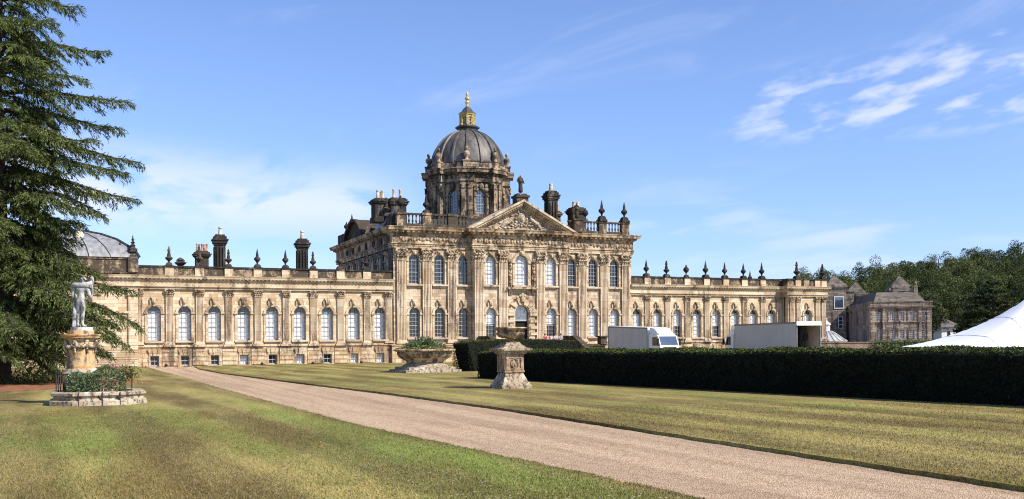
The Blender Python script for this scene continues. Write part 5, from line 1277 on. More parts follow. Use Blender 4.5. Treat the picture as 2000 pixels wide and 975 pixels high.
# long truck with its open back toward the garden
T2 = frame(55.45, -34.5, R(81.25)); t2 = thing('box_truck', tuple(T2.translation), 'long grey sided box truck with its open back showing shelves, by the east wing', 'truck')
Lb = 12.2
tmesh(T2, t2, 'cargo_box', M['truckside'], lambda q: (q.box(0, Lb, 1.2, 1.26, 1.0, 3.88), q.box(0, Lb, -1.26, -1.2, 1.0, 3.88), q.box(Lb-0.06, Lb, -1.2, 1.2, 1.0, 3.88), q.box(0, Lb-0.07, -1.2, 1.2, 0.95, 1.05), q.box(0.0, Lb-0.07, -1.199, 1.199, 3.82, 3.879)))
tmesh(T2, t2, 'top_rail', M['steel'], lambda q: (q.box(0, Lb, 1.262, 1.29, 3.74, 3.9), q.box(0, Lb, -1.29, -1.262, 3.74, 3.9)))
tmesh(T2, t2, 'rear_frame', M['steel'], lambda q: (q.box(-0.08, 0.0, 1.17, 1.29, 0.95, 3.6), q.box(-0.08, 0.0, -1.29, -1.17, 0.95, 3.6), q.box(-0.08, 0, -1.29, 1.29, 0.85, 1.0)))
tmesh(T2, t2, 'raised_tail_door', M['truckwhite'], lambda q: (q.box(-0.16, -0.005, -1.3, 1.3, 3.58, 3.95), q.box(-0.22, -0.165, -1.3, 1.3, 3.56, 3.64)))
tmesh(T2, t2, 'lining', M['ply'], lambda q: (q.box(0.05, 4.0, -1.195, -1.18, 1.06, 3.8), q.box(0.05, 4.0, 1.18, 1.195, 1.06, 3.8), q.box(2.6, 2.66, -1.15, 1.15, 1.06, 3.78)))
tmesh(T2, t2, 'load_rails', M['iron'], lambda q: ([q.box(2.52, 2.59, -0.1, 1.17, z, z+0.09) for z in (1.55, 2.1, 2.6)], [q.box(2.52, 2.59, -1.17, -0.6, z, z+0.09) for z in (1.55, 2.1)]))
tmesh(T2, t2, 'upright_load', M['black'], lambda q: q.box(1.7, 2.45, -0.52, -0.2, 1.06, 3.55))
tmesh(T2, t2, 'crate', M['iron'], lambda q: q.box(1.9, 2.5, -1.12, -0.7, 2.2, 2.75))
tmesh(T2, t2, 'panel_seams', M['truckside'], lambda q: [q.box(x-0.012, x+0.012, 1.255, 1.272, 1.0, 3.74) for x in np.arange(1.2, 12, 1.2)])
for s in (-1, 1): tmesh(T2, t2, 'tail_light', M['lamp'], lambda q: q.box(-0.1, -0.02, s*0.95-0.15, s*0.95+0.15, 0.72, 0.84))
cab(T2, t2, Lb, 3.9, 2.5, True); chassis(T2, t2, Lb, 2.5)
for x in (1.9, 3.1, Lb+1.3):
    for s in (-1, 1): wheel(T2, t2, x, s*1.05, 0.5)

# ------------------------------------------------------------------ marquee
A_ = Vector(W(0.3928*93, 93)); B_ = Vector(W(0.4554*76, 76)); ZE = 1.5
d = (B_-A_).normalized(); per = Vector((-d.y, d.x, 0))
if per.dot(RT) < 0: per = -per
Ls = (B_-A_).length; Lf = 30.0; C_ = B_+per*Lf; D_ = A_+per*Lf
tent = thing('marquee', tuple((A_+B_+C_+D_)/4), 'big white marquee roof sweeping up behind the right part of the hedge', 'tent')
b = MB(); NU, NV = 48, 24
def tent_z(s, v):
    """two tall poles along the middle line, cloth sagging between them and the edges"""
    z = 0
    e = min(s, 1-s)*Lf; g = min(v, 1-v)*2
    for c in (0.36, 0.66):
        r = math.hypot((s-c)*Lf*0.62, (v-0.5)*Ls); z = max(z, 7.2*math.exp(-r/7.2))
    rim = min(1, min(e/9.0, g*1.0))
    return ZE+(z*0.51+1.55)*rim**1.12
vs = []
for i in range(NU+1):
    for j in range(NV+1):
        s, v = i/NU, j/NV; p = B_.lerp(A_, v)+per*Lf*s; vs.append((p.x, p.y, tent_z(s, v)))
b.add(vs, [(i*(NV+1)+j, (i+1)*(NV+1)+j, (i+1)*(NV+1)+j+1, i*(NV+1)+j+1) for i in range(NU) for j in range(NV)])
M['canvas'] = plain('white_tent_canvas', (0.82, 0.83, 0.86), 0.7, var=0.03, scale=0.4)
build(b, 'canopy', M['canvas'], tent, smooth=50, recalc=False)
for k in range(1, 10):                                         # welded seams between the cloth panels
    b = MB(); s_ = k/10
    b.tube([tuple(B_.lerp(A_, v)+per*Lf*s_+Vector((0, 0, tent_z(s_, v)+0.012))) for v in np.linspace(0, 1, 25)], 0.02, 4); build(b, 'seam', M['canvas'], tent)
b = MB()
def val(p, q, n):
    for k in range(n):
        a, c = p.lerp(q, k/n), p.lerp(q, (k+1)/n); m_ = (a+c)/2; dr = 0.16
        b.add([(a.x,a.y,ZE-0.002),(c.x,c.y,ZE-0.002),(c.x,c.y,ZE-dr*0.7),(m_.x,m_.y,ZE-dr*1.3),(a.x,a.y,ZE-dr*0.7)], [(0,1,2,3,4)])
val(A_, B_, 24); val(B_, C_, 40); val(C_, D_, 24); val(D_, A_, 40); build(b, 'scalloped_valance', M['canvas'], tent, recalc=False)
for k in range(6):
    p = B_.lerp(C_, k/5); b = MB(); b.lathe([(0.04, 0), (0.04, ZE)], p.x, p.y, 8); build(b, 'pole', M['steel'], tent)
for k in range(4):
    p = A_.lerp(B_, k/4); b = MB(); b.lathe([(0.04, 0), (0.04, ZE)], p.x, p.y, 8); build(b, 'pole', M['steel'], tent)

# ------------------------------------------------------------------ people sitting at the top of the stair
M['skin'] = plain('skin', (0.50, 0.30, 0.22), 0.6, var=0.05); M['hair'] = plain('brown_hair', (0.07, 0.045, 0.03), 0.7)
def cloth(n, c): return plain(n, c, 0.8, var=0.12, scale=8)
def sitter(x, y, z, rz, top, low, label, lean=0.0):
    T = frame(x, y, rz, z)                                          # local -y is where the person faces
    JJ = {'pel':(0,0,.12,.15),'wai':(0,-.03-lean*.3,.32,.125),'che':(0,-.06-lean*.7,.52,.15),'nec':(0,-.08-lean,.66,.055),'hed':(0,-.11-lean,.79,.10),
          'shl':(-.18,-.06-lean*.7,.56,.07),'ell':(-.25,-.14-lean,.34,.05),'hal':(-.13,-.36-lean*.5,.22,.042),'shr':(.18,-.06-lean*.7,.56,.07),'elr':(.25,-.14-lean,.34,.05),'har':(.12,-.36-lean*.5,.23,.042),
          'hpl':(-.09,-.05,.1,.10),'knl':(-.11,-.45,.14,.075),'anl':(-.11,-.50,-.26,.05),'ftl':(-.11,-.64,-.31,.045),'hpr':(.09,-.05,.1,.10),'knr':(.11,-.45,.14,.075),'anr':(.11,-.50,-.26,.05),'ftr':(.11,-.64,-.31,.045)}
    EE = [('pel','wai'),('wai','che'),('che','nec'),('nec','hed'),('che','shl'),('shl','ell'),('ell','hal'),('che','shr'),('shr','elr'),('elr','har'),('pel','hpl'),('hpl','knl'),('knl','anl'),('anl','ftl'),('pel','hpr'),('hpr','knr'),('knr','anr'),('anr','ftr')]
    root = skin_body('person', JJ, EE, M['skin'], None, T); tag(root, label, 'person')
    gr = lambda ks, f: {k: JJ[k][:3]+(JJ[k][3]*f,) for k in ks}
    sub = lambda ks: [e for e in EE if e[0] in ks and e[1] in ks]
    ks = ('che', 'pel', 'wai', 'shl', 'shr', 'ell', 'elr'); s_ = skin_body('shirt', gr(ks, 1.16), sub(ks), top, root, T)
    ks = ('pel', 'hpl', 'knl', 'anl', 'hpr', 'knr', 'anr'); s_ = skin_body('trousers', gr(ks, 1.14), sub(ks), low, root, T)
    q = MB(); q.blob((0, -.085-lean, .835), (.105, .115, .095), 10, 6); b = MB(); b.merge(q, T); build(b, 'hair', M['hair'], root, smooth=True)
g = 'visitors sitting on the entrance stair'
for x, y, z, rz, c1, c2, lab, ln in ((42.55, -4.25, 2.28, 0.2, (0.45, 0.03, 0.05), (0.05, 0.05, 0.07), 'person in a bright red top sitting on the entrance stair', 0.0),
        (43.0, -4.7, 2.11, -0.5, (0.70, 0.55, 0.52), (0.35, 0.12, 0.12), 'person in a pale pink top bending forward on the entrance stair', 0.22),
        (43.75, -4.45, 2.28, 0.3, (0.42, 0.36, 0.50), (0.3, 0.28, 0.34), 'person in a lilac top sitting on the stair between pink and grey', 0.05),
        (44.5, -4.4, 2.28, -0.2, (0.40, 0.40, 0.48), (0.36, 0.36, 0.42), 'person in grey clothes sitting beside the sloping stair parapet', 0.1)):
    o = sitter(x, y, z, rz, cloth('shirt_cloth', c1), cloth('trouser_cloth', c2), lab, ln)

# low floodlights at the foot of the west wing
for x, lab in ((1.05, 'dark floodlight at the wing foot between the two leftmost basement windows'), (10.75, 'dark floodlight at the wing foot between the fourth and fifth basement windows'), (16.2, 'dark floodlight at the wing foot left of the seventh basement window'), (21.6, 'dark floodlight at the wing foot near the great stone basin')):
    b = MB(); b.sqlathe([(0.14, -0.02), (0.12, 0.06)], x, -0.75); b.blob((x, -0.78, 0.17), (0.17, 0.13, 0.13), 10, 6)
    tag(build(b, 'floodlight', M['black'], smooth=40), lab, 'lamp', 'floodlights along the wing')
# ------------------------------------------------------------------ stone service range, far right
def wmesh(T, root, name, mat, fn, smooth=False):
    q = MB(); fn(q); b = MB(); b.merge(q, T); return build(b, name, mat, root, smooth=smooth)
HB = R(90-123.4)
TS = frame(132.39, 38.52, HB)                                      # x along the lit front, y back along the shaded side
sr = thing('service_building', (132.39, 38.52, 0), 'dark grey two storey stone block with rows of white sash windows below the wood', 'building')
L5 = 11.15; wxs = [L5*f for f in (0.135, 0.36, 0.51, 0.675, 0.845)]
OPS = [(0.95, 2.35, 4.0, False), (0.95, 5.75, 7.4, False)]
def swall(q):
    arch_wall(q, 0, L5, -0.5, 8.2, 0, 0.3, [(x, OPS) for x in wxs]); q.box(0.003, L5, 0.31, 33, -0.5, 8.2)
wmesh(TS, sr, 'wall', M['grim'], swall)
def squoin(q):
    for x in (0.0, 2.25, 8.8, L5-0.9): q.box(x-0.03 if x == 0 else x, x+0.75 if x in (0.0, L5-0.9) else x+0.45, -0.14, 0.02, -0.5, 8.0)
    q.box(-0.14, -0.0, 0.02, 0.9, -0.5, 8.0)
    for x in wxs:
        for zs, zi in ((2.35, 4.0), (5.75, 7.4)):
            q.box(x-0.78, x-0.48, -0.09, 0.02, zs-0.1, zi+0.2); q.box(x+0.48, x+0.78, -0.09, 0.02, zs-0.1, zi+0.2); q.box(x-0.479, x+0.479, -0.09, 0.02, zi+0.002, zi+0.2); q.box(x-0.85, x+0.85, -0.16, 0.02, zs-0.3, zs-0.11)
wmesh(TS, sr, 'quoins_and_frames', M['quoin'], squoin)
def scorn(q): q.sweep([(0, 0), (L5, 0), (L5, 33), (0, 33)], [(-0.02, 7.95), (0.12, 7.95), (0.18, 8.15), (0.40, 8.3), (0.45, 8.5), (0.10, 8.55), (0.10, 9.2), (0.2, 9.25), (0.2, 9.42), (-0.35, 9.42), (-0.35, 7.95)], True)
wmesh(TS, sr, 'cornice', M['grim'], scorn)
M['sash'] = plain('white_sash', (0.66, 0.66, 0.64), 0.5, var=0.05)
for x in wxs:
    for zs, zi in ((2.35, 4.0), (5.75, 7.4)):
        def wb(q):
            q.box(x-0.47, x-0.40, 0.08, 0.16, zs, zi); q.box(x+0.40, x+0.47, 0.08, 0.16, zs, zi)
            for k in range(5): z = zs+(zi-zs-0.07)*k/4; q.box(x-0.399, x+0.399, 0.085, 0.155, z, z+0.08)
            for s in (-0.14, 0.14): q.box(x+s-0.03, x+s+0.03, 0.09, 0.15, zs+0.08, zi-0.07)
        w_ = wmesh(TS, sr, 'window', M['sash'], wb); wmesh(TS, w_, 'pane', M['glass'], lambda q: q.box(x-0.46, x+0.46, 0.18, 0.22, zs+0.01, zi-0.01))
for y in (6.5, 15.0):
    for z in (2.0, 5.4): wmesh(TS, sr, 'blocked_window', M['side'], lambda q: (q.box(-0.05, 0.02, y-1.3, y+1.3, z, z+2.3), q.box(-0.12, -0.051, y-1.5, y+1.5, z-0.25, z-0.02)))
wmesh(TS, sr, 'downpipe', M['iron'], lambda q: (q.tube([(2.0, -0.22, 0), (2.0, -0.22, 8.0)], 0.08, 8), q.tube([(10.1, -0.22, 0), (10.1, -0.22, 7.0)], 0.07, 8), q.box(9.95, 10.25, -0.36, -0.1, 7.0, 7.3)))
def sroof(q):
    q.loft([[(0.6,0.6,9.0),(L5-0.6,0.6,9.0),(L5-0.6,32.4,9.0),(0.6,32.4,9.0)],[(2.0,4.5,11.4),(L5-2.0,4.5,11.4),(L5-2.0,28,11.4),(2.0,28,11.4)]])
wmesh(TS, sr, 'roof', M['slate'], sroof)
def schim(q): q.box(5.1, 6.3, 5.5, 6.6, 10.4, 12.3); q.box(5.0, 6.4, 5.4, 6.7, 12.3, 12.6)
sc_ = wmesh(TS, sr, 'chimney', M['grim'], schim)
def tower(T, x, y, w, z0, z1, za, label=None, parent=None):
    wmesh(T, parent, 'tower_wall', M['grim'], lambda q: (q.box(x-w/2, x+w/2, y-w/2, y+w/2, z0, z1-0.6), q.box(x-w/2-0.25, x+w/2+0.25, y-w/2-0.25, y+w/2+0.25, z1-0.6, z1)))
    wmesh(T, parent, 'pyramid_roof', M['slate'], lambda q: (q.loft([[(x-w/2-0.1,y-w/2-0.1,z1),(x+w/2+0.1,y-w/2-0.1,z1),(x+w/2+0.1,y+w/2+0.1,z1),(x-w/2-0.1,y+w/2+0.1,z1)],[(x-0.06,y-0.06,za),(x+0.06,y-0.06,za),(x+0.06,y+0.06,za),(x-0.06,y+0.06,za)]]), q.blob((x, y, za+0.15), 0.2, 6, 4)))
tower(TS, 7.6, 11.5, 4.2, 9.0, 12.4, 15.0, parent=sr)
wmesh(TS, sr, 'tower_chimney', M['grim'], lambda q: (q.box(9.9, 10.6, 8.8, 9.5, 9.0, 12.6), q.box(9.85, 10.65, 8.75, 9.55, 12.6, 12.8), q.blob((10.25, 9.15, 13.2), (0.3, 0.3, 0.5), 8, 5)))
# tower with the big sky-reflecting window, next to the east wing
TT = frame(*W(68.8, 215)[:2], -YAW-0.12)
tw = thing('stone_tower', tuple(TT.translation), 'square dark stone tower with a pointed roof and a big sky reflecting window', 'tower')
tower(TT, 1.9, 2.4, 4.2, -0.5, 14.1, 16.3, parent=tw)
wmesh(TT, tw, 'side_range', M['grim'], lambda q: (q.box(-4.5, -0.203, 1.0, 9, -0.5, 12.9), q.box(4.003, 5.9, 1.2, 9, -0.5, 12.6), q.box(4.003, 6.1, 1.0, 9.2, 12.601, 13.0), q.box(-4.6, -0.204, 0.8, 9.2, 12.901, 13.2)))
def tww(q):
    q.box(1.45, 1.6, 0.18, 0.3, 8.9, 11.6); q.box(3.35, 3.5, 0.18, 0.3, 8.9, 11.6); q.box(1.601, 3.349, 0.19, 0.3, 8.9, 9.1); q.box(1.601, 3.349, 0.19, 0.3, 11.4, 11.6)
w_ = wmesh(TT, tw, 'window', M['white'], tww); wmesh(TT, w_, 'pane', M['skyglass'], lambda q: q.box(1.6, 3.35, 0.22, 0.3, 9.1, 11.4))
def tw2(q): q.box(2.3, 2.42, 0.18, 0.3, 4.6, 7.2); q.box(3.2, 3.32, 0.18, 0.3, 4.6, 7.2); [q.box(2.42, 3.2, 0.19, 0.3, z, z+0.1) for z in (4.6, 5.4, 6.2, 7.1)]
w_ = wmesh(TT, tw, 'window', M['white'], tw2); wmesh(TT, w_, 'pane', M['glass'], lambda q: q.box(2.42, 3.2, 0.22, 0.3, 4.7, 7.1))
w_ = wmesh(TT, tw, 'window', M['white'], lambda q: (q.box(-2.2, -2.1, 0.9, 1.0, 8.6, 11.4), q.box(-0.9, -0.8, 0.9, 1.0, 8.6, 11.4))); wmesh(TT, w_, 'pane', M['skyglass'], lambda q: q.box(-2.1, -0.9, 0.92, 1.0, 8.6, 11.4))
TT2 = frame(*W(76.0, 218)[:2], -YAW-0.3)
t3 = thing('stone_tower', tuple(TT2.translation), 'low dark stone tower with a small pointed roof left of the service block', 'tower')
tower(TT2, 0, 0, 4.4, -0.5, 12.2, 14.9, parent=t3); wmesh(TT2, t3, 'side_range', M['grim'], lambda q: (q.box(-4.6, -2.203, -1, 6, -0.5, 11.0), q.box(2.203, 5, -1, 6, -0.5, 10.6)))

# lead roofed garden pavilion, garden wall, small far buildings
x, y, _ = W(47.2, 148)
gp = thing('garden_pavilion', (x, y, 0), 'round pavilion with a ribbed pale lead roof and white lantern behind the truck', 'pavilion')
b = MB(); b.lathe([(2.7, -0.3), (2.7, 1.7), (2.95, 1.75), (2.95, 1.95)], x, y, 24); build(b, 'wall', M['gwall'], gp)
b = MB(); b.lathe([(2.98, 1.95), (2.5, 2.2), (1.9, 2.65), (1.3, 3.1), (0.75, 3.4), (0.6, 3.5)], x, y, 32)
for k in range(20):
    a = 2*PI*k/20; b.tube([(x+r*math.cos(a), y+r*math.sin(a), z+0.03) for r, z in ((2.98, 1.97), (2.5, 2.2), (1.9, 2.65), (1.3, 3.1), (0.7, 3.42))], 0.09, 5)
build(b, 'ribbed_roof', M['leadpale'], gp)
b = MB(); b.lathe([(0.55, 3.45), (0.5, 3.5), (0.48, 4.35), (0.62, 4.4), (0.66, 4.5), (0.35, 4.75), (0.1, 5.05), (0.08, 5.2), (0.13, 5.3), (0.02, 5.45)], x, y, 8); build(b, 'lantern', M['sash'], gp)
p0, p1 = Vector(W(40.0, 131)), Vector(W(62.0, 131)); d = (p1-p0).normalized()
b = MB(); q = MB(); Lw = (p1-p0).length; q.box(0, Lw, -0.2, 0.2, -0.3, 1.75); q.box(0, Lw, -0.28, 0.28, 1.753, 1.88); b.merge(q, Matrix.Translation(p0) @ Matrix.Rotation(math.atan2(d.y, d.x), 4, 'Z'))
gw = tag(build(b, 'garden_wall', M['gwall']), 'long low reddish stone garden wall behind the hedge below the service block', 'wall')
C = np.array([list(p0+d*RNG.uniform(8, Lw-6)+Vector((0, 0, RNG.uniform(1.2, 2.1)))) for _ in range(900)]); C[:, :2] += RNG.normal(0, 0.3, (900, 2))-np.array([SN, CS])*0.4
tag(quads('creeper', leaf_cards(C, None, 0.3, 0.2, RNG), M['plant'], None, (C[:, 0].mean(), C[:, 1].mean(), 1.2), RNG.random(900)), 'green creeper growing along the top of the garden wall', 'plant')
TK = frame(*W(101.4, 232)[:2], -YAW+0.25)
kk = thing('small_lodge', tuple(TK.translation), 'small white square lodge with a curved grey lead roof beside the dark trees', 'building')
wmesh(TK, kk, 'wall', M['sash'], lambda q: (q.box(-1.9, 1.9, -1.9, 1.9, -0.3, 5.0), q.box(-2.0, 2.0, -2.0, 2.0, 4.2, 4.5)))
wmesh(TK, kk, 'roof', M['lead'], lambda q: q.sqlathe([(2.9, 5.0), (2.8, 5.15), (2.0, 5.7), (1.2, 6.25), (0.5, 6.8), (0.12, 7.2), (0.1, 7.5), (0.02, 7.8)]))
wmesh(TK, kk, 'window', M['glass'], lambda q: (q.box(-0.4, 0.4, -1.94, -1.88, 2.5, 3.9),))
TR = frame(*W(98.5, 238)[:2], -YAW+0.1)
rt = thing('tiled_outbuilding', tuple(TR.translation), 'low outbuilding with a red tiled roof beside the service block', 'building')
wmesh(TR, rt, 'wall', M['gwall'], lambda q: q.box(-3.5, 8.5, -2.2, 2.2, -0.3, 2.6))
wmesh(TR, rt, 'roof', M['tile'], lambda q: q.prism([(-2.7, 2.5), (0, 5.3), (2.7, 2.5), (2.5, 2.4), (-2.5, 2.4)], 'x', -3.9, 8.9))

# ------------------------------------------------------------------ wooded hill
def hz(u, d):
    f = min(1.2, max(0.62, 0.62+(u/d-0.31)*2.4)); return max(0.0, (d-222))*0.185*f
b = MB(); US = np.linspace(20, 330, 50); DS = np.linspace(215, 520, 50); vs = []
for dd in DS:
    for uu in US: x, y, _ = W(uu*dd/300, dd); vs.append((x, y, hz(uu*dd/300, min(dd, 350))-0.35))
b.add(vs, [(i*50+j, i*50+j+1, (i+1)*50+j+1, (i+1)*50+j) for i in range(49) for j in range(49)])
tag(build(b, 'hill', M['meadow'], recalc=False, smooth=True), kind='structure')
def crown_cards(x, y, z0, h, r, rng, n=1300, leaf=0.75, clumps=26, conical=0.0):
    c = rng.normal(size=(clumps, 3)); c /= np.linalg.norm(c, axis=1, keepdims=True); c *= rng.uniform(0.45, 1.0, (clumps, 1))
    c[:, 2] = np.abs(c[:, 2]+0.25)*1.0-0.12
    cr = rng.uniform(0.20, 0.42, clumps)
    k = rng.integers(0, clumps, n); dirs = rng.normal(size=(n, 3)); dirs[:, 2] += 0.35; dirs /= np.linalg.norm(dirs, axis=1, keepdims=True)
    P = c[k]+dirs*cr[k][:, None]*rng.uniform(0.7, 1.05, (n, 1))
    if conical: P[:, :2] *= (1.15-conical*np.clip(P[:, 2:3], 0, 1.1))
    Q = np.stack([x+P[:, 0]*r, y+P[:, 1]*r, z0+0.36*h+P[:, 2]*h*0.54], 1)
    return leaf_cards(Q, dirs, leaf*rng.uniform(0.6, 1.3, n), leaf*0.62*np.ones(n), rng), rng.random(n)*0.5+0.5*rng.random(clumps)[k]
VV, TT_ = [], []; TRK = MB(); rw = np.random.default_rng(21)
for d0, lo, hi, step in ((236, 0.415, 0.66, 7.0), (250, 0.395, 0.66, 7.0), (266, 0.33, 0.66, 7.2), (284, 0.315, 0.66, 7.5), (302, 0.305, 0.66, 7.5), (322, 0.30, 0.66, 8.0), (346, 0.30, 0.66, 9)):
    u = d0*lo
    while u < d0*hi:
        dd = d0+rw.uniform(-5, 5); uu = u+rw.uniform(-1.5, 1.5); x, y, _ = W(uu, dd); zg = hz(uu, dd)
        h = rw.uniform(9.0, 12.5) if rw.random() < 0.75 else rw.uniform(12, 14.5); r = rw.uniform(4.8, 6.4)
        v, t_ = crown_cards(x, y, zg, h, r, rw, 5200, 0.46); tint = rw.uniform(-0.35, 0.3); VV.append(v); TT_.append(np.clip(t_+tint, 0, 1))
        TRK.lathe([(0.35, zg-0.5), (0.25, zg+h*0.5), (0.1, zg+h*0.8)], x, y, 5)
        u += step*rw.uniform(0.75, 1.2)
wood = tag(quads('woodland', np.concatenate(VV), M['wood1'], None, W(130, 290), np.concatenate(TT_)), kind='stuff')
build(TRK, 'woodland_trunks', M['bark'], wood, recalc=False)
wood.children[0]['kind'] = 'stuff'
def lone_tree(name, label, u, d, h, r, mat, n=5200, leaf=0.44, conical=0.0, seed=1, z=None):
    rg = np.random.default_rng(seed); x, y, _ = W(u, d); zg = hz(u, d) if z is None else z
    t = thing(name, (x, y, zg), label, 'tree')
    v, k = crown_cards(x, y, zg, h, r, rg, n, leaf, 34, conical); quads('crown', v, M[mat], t, (x, y, zg), k)
    b = MB(); b.lathe([(0.45, zg-0.4), (0.3, zg+0.35*h), (0.08, zg+0.85*h)], x, y, 8); build(b, 'trunk', M['bark'], t)
def tiers(name, label, u, d, h, r, mat, seed):
    """broad dark conifer with flat layered branches"""
    rg = np.random.default_rng(seed); x, y, _ = W(u, d); zg = hz(u, d); t = thing(name, (x, y, zg), label, 'tree'); P = []
    for k in range(95):
        q = rg.uniform(0.08, 1.0); z = zg+h*q; rad = r*(1-q**2.2)*rg.uniform(0.7, 1.05)+0.4; a = rg.uniform(0, 2*PI); m = int(60*rad/r)+8
        s = np.sqrt(rg.random(m))*rad; w = rg.normal(0, 0.09, m)*s; P.append(np.stack([x+np.cos(a)*s-np.sin(a)*w*2, y+np.sin(a)*s+np.cos(a)*w*2, z+0.10*s-0.018*s*s+rg.normal(0, .12, m)], 1))
    P = np.concatenate(P); nn = np.zeros_like(P); nn[:, 2] = 1
    quads('crown', leaf_cards(P, nn, 0.95*rg.uniform(0.6, 1.3, len(P)), 0.45*np.ones(len(P)), rg), M[mat], t, (x, y, zg), rg.random(len(P)))
    b = MB(); b.lathe([(0.6, zg-0.4), (0.4, zg+0.5*h), (0.08, zg+0.97*h)], x, y, 8); build(b, 'trunk', M['bark'], t)
tiers('conifer', 'broad dark layered conifer standing just above the marquee', 100.0, 205, 14.5, 8.5, 'wood2', 3)
tiers('conifer', 'dark layered conifer at the right edge of the picture behind the tent', 116.0, 214, 13.0, 7.5, 'wood2', 8)
lone_tree('broadleaf_tree', 'pale green rounded tree in front of the wood behind the lodge', 97.0, 240, 9.5, 4.6, 'wood3', seed=5)
lone_tree('broadleaf_tree', 'tall olive green tree in the middle of the wood above the service block', 95.0, 248, 15.5, 5.5, 'wood3', seed=9)
lone_tree('broadleaf_tree', 'dark tree rising just behind the end pavilion of the east wing', 79.0, 262, 19.5, 5.0, 'wood1', seed=12, z=0)
lone_tree('broadleaf_tree', 'bushy green tree behind the small pointed roof of the stone tower', 87.5, 262, 16.0, 5.5, 'wood1', seed=14, z=1)
lone_tree('broadleaf_tree', 'dark narrow tree at the right hand corner of the service block', 99.0, 233, 10.0, 3.6, 'wood2', seed=17)

# ------------------------------------------------------------------ great cedar on the left
TX, TY = -11.3, -41.6
ced = thing('cedar_tree', (TX, TY, 0), 'huge dark cedar with drooping layered branches at the left edge', 'tree')
rc = np.random.default_rng(77)
trunk = MB(); H = 31.0
trunk.tube([(TX+0.15*math.sin(z*0.3), TY, z) for z in (-0.3, 1, 4, 10, 18, 25, H)], [0.62, 0.5, 0.44, 0.38, 0.27, 0.16, 0.03], 12)
PTS, DIR = [], []
def reach(z):
    if z < 14: return 8.1
    return max(0.6, 8.1-(z-14)*0.44)
def limb(z, az, L, rise, droop):
    n = 16; d = np.array([math.cos(az), math.sin(az), 0]); side = np.array([-d[1], d[0], 0]); bend = rc.normal(0, 0.10)
    t = np.linspace(0, 1, n); P = np.array([TX, TY, z])+d*(t*L)[:, None]+side*(bend*L*t**2)[:, None]; P[:, 2] += L*(rise*t-droop*t**2.2)+0.16*np.sin(t*9+rc.random()*6)*t+0.05*L*np.maximum(0, t-0.8)/0.2*0.6; P += side*(0.18*np.sin(t*7+rc.random()*6)*t)[:, None]
    trunk.tube([tuple(p) for p in P[::3]], [0.13*(1-0.85*s)*min(1.3, L/6) for s in t[::3]], 5)
    m = int(L/0.15)
    for k in range(m):
        f = 0.14+0.86*(k+rc.random())/m; i = f*(n-1); i0 = min(n-2, int(i)); p = P[i0]+(P[i0+1]-P[i0])*(i-i0); tan = P[i0+1]-P[i0]; tan /= np.linalg.norm(tan)
        s = 1 if k % 2 else -1
        l = (0.5+1.7*(1-f)**0.8*min(1, 3*f))*rc.uniform(0.6, 1.15)*min(1.0, L/5+0.25)
        ang = rc.uniform(0.6, 1.15); bd = tan*math.cos(ang)+side*s*math.sin(ang)+np.array([0, 0, rc.normal(0.0, 0.10)]); bd /= np.linalg.norm(bd)
        q = max(3, int(l/0.10)); u = (np.arange(q)+rc.random(q))/q
        B = p+bd*(u*l)[:, None]; B[:, 2] -= (0.30+0.25*rc.random())*l*u**1.8
        # hanging sprays along the branchlet
        for rep in range(4):
            PTS.append(B+rc.normal(0, 0.045, (q, 3))); dd = bd*0.9+rc.normal(0, 0.45, (q, 3)); dd[:, 2] -= 0.45+0.5*u; DIR.append(dd)
    e = int(L*14); f = 0.25+0.75*rc.random(e); i = f*(n-1); i0 = np.minimum(n-2, i.astype(int)); B = P[i0]+(P[i0+1]-P[i0])*(i-i0)[:, None]
    PTS.append(B+rc.normal(0, 0.04, (e, 3))); dd = d*0.8+rc.normal(0, 0.4, (e, 3)); dd[:, 2] -= 0.2; DIR.append(dd)
aR = math.atan2(RT.y, RT.x)
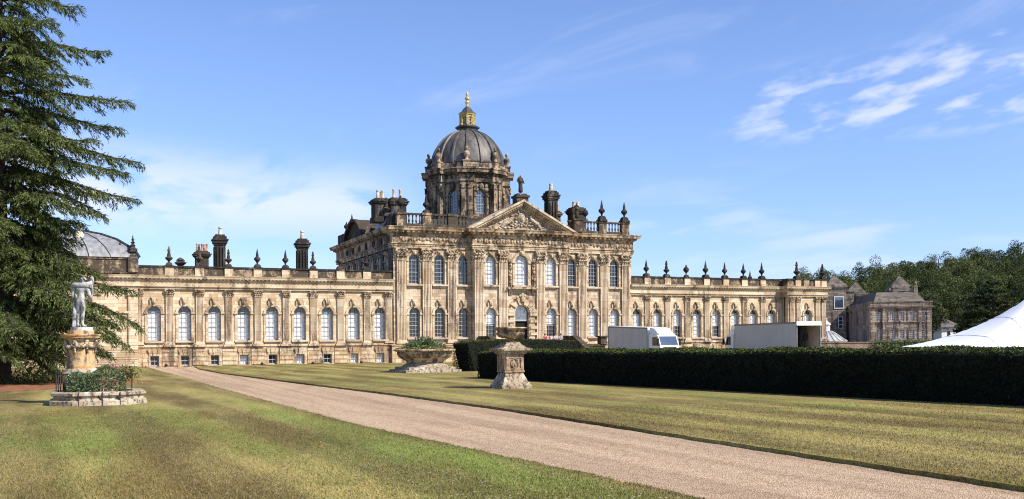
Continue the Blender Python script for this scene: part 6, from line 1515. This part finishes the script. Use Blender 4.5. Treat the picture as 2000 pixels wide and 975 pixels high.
# limbs that show against the sky and the house: height at the trunk, turn from the picture plane, length, rise, droop
for z, da, L, ri, dr in ((23.0, 0.1, 4.9, 0.10, 0.16), (21.6, -0.25, 4.6, 0.08, 0.22), (20.2, 0.15, 6.5, 0.16, 0.20), (18.6, -0.2, 5.6, 0.05, 0.18), (17.4, 0.05, 8.0, 0.10, 0.20), (16.4, 0.35, 7.2, 0.06, 0.2), (15.2, -0.1, 6.4, -0.05, 0.12),
                        (14.6, 0.2, 8.2, 0.08, 0.24), (13.6, -0.15, 8.5, 0.06, 0.26), (12.6, 0.3, 8.2, 0.02, 0.24), (11.4, -0.35, 6.6, 0.02, 0.26), (9.4, 0.1, 4.6, 0.02, 0.26), (8.2, -0.2, 5.6, 0.05, 0.28), (7.0, 0.3, 7.9, 0.0, 0.24),
                        (5.6, 0.0, 8.8, 0.02, 0.30), (4.8, -0.3, 8.4, -0.02, 0.24), (4.2, 0.25, 7.4, -0.06, 0.24), (3.4, 0.05, 6.6, -0.1, 0.2), (6.8, -0.45, 6.6, 0.02, 0.3), (5.2, 0.5, 6.8, 0.0, 0.3), (4.5, -0.1, 6.2, 0.02, 0.34), (3.9, -0.5, 6.9, -0.02, 0.26), (3.0, 0.3, 6.0, -0.05, 0.2), (7.6, -0.05, 5.4, 0.04, 0.34), (9.0, 0.45, 4.4, 0.02, 0.3), (10.4, -0.1, 4.6, 0.06, 0.3), (6.3, -0.6, 8.0, 0, 0.28)):
    limb(z, aR+da, L*0.95, ri, dr)
ga = 0.0
for k in range(185):
    z = 1.6+(H-2.6)*((k+0.5)/185)**1.1+rc.normal(0, 0.25); ga += 2.399963+rc.normal(0, 0.3)
    L = reach(z)*rc.uniform(0.42, 0.98)
    if abs((ga-aR+PI) % (2*PI)-PI) < 1.0: L *= 0.82 if not 7.4 < z < 11.2 else 0.62
    limb(z, ga, L, rc.uniform(-0.10, 0.16), rc.uniform(0.14, 0.34))
P = np.concatenate(PTS); D = np.concatenate(DIR); D /= np.linalg.norm(D, axis=1, keepdims=True); n = len(P)
Ln = rc.uniform(0.18, 0.42, n)[:, None]; e = np.cross(D, rc.normal(size=(n, 3))); e /= np.linalg.norm(e, axis=1, keepdims=True); e *= rc.uniform(0.016, 0.038, n)[:, None]
V = np.stack([P, P+D*Ln*0.5+e, P+D*Ln, P+D*Ln*0.5-e], 1)
quads('crown', V, M['cedar'], ced, (TX, TY, 0), rc.random(n))
build(trunk, 'trunk', M['bark'], ced, (TX, TY, 0), recalc=False)
print('cedar cards', n)
# needle litter under the cedar
b = MB(); a = np.linspace(0, 2*PI, 49)[:-1]
ring = [(TX+0.3+(7.6+0.6*math.sin(5*t)+0.4*math.sin(9*t+1)+rc.uniform(-.3, .3))*math.cos(t), TY-2.2+(8.6+0.6*math.sin(4*t+2)+rc.uniform(-.3, .3))*math.sin(t), 0.005) for t in a]
b.add(ring, [tuple(range(48))])
M['litter'] = plain('needle_litter', (0.235, 0.095, 0.045), 0.95, var=0.4, scale=2.5)
tag(build(b, 'needle_litter', M['litter'], recalc=False), kind='stuff')
# undergrowth below the lowest boughs
C = np.stack([TX+rc.uniform(-7, 4.5, 4500), TY+rc.uniform(-1.5, 4, 4500), 0.05+0.65*rc.random(4500)**1.7], 1)
tag(quads('undergrowth', leaf_cards(C, None, 0.22, 0.07, rc, 1.0), M['plant2'], None, (TX, TY, 0), rc.random(4500)*0.5), kind='stuff')
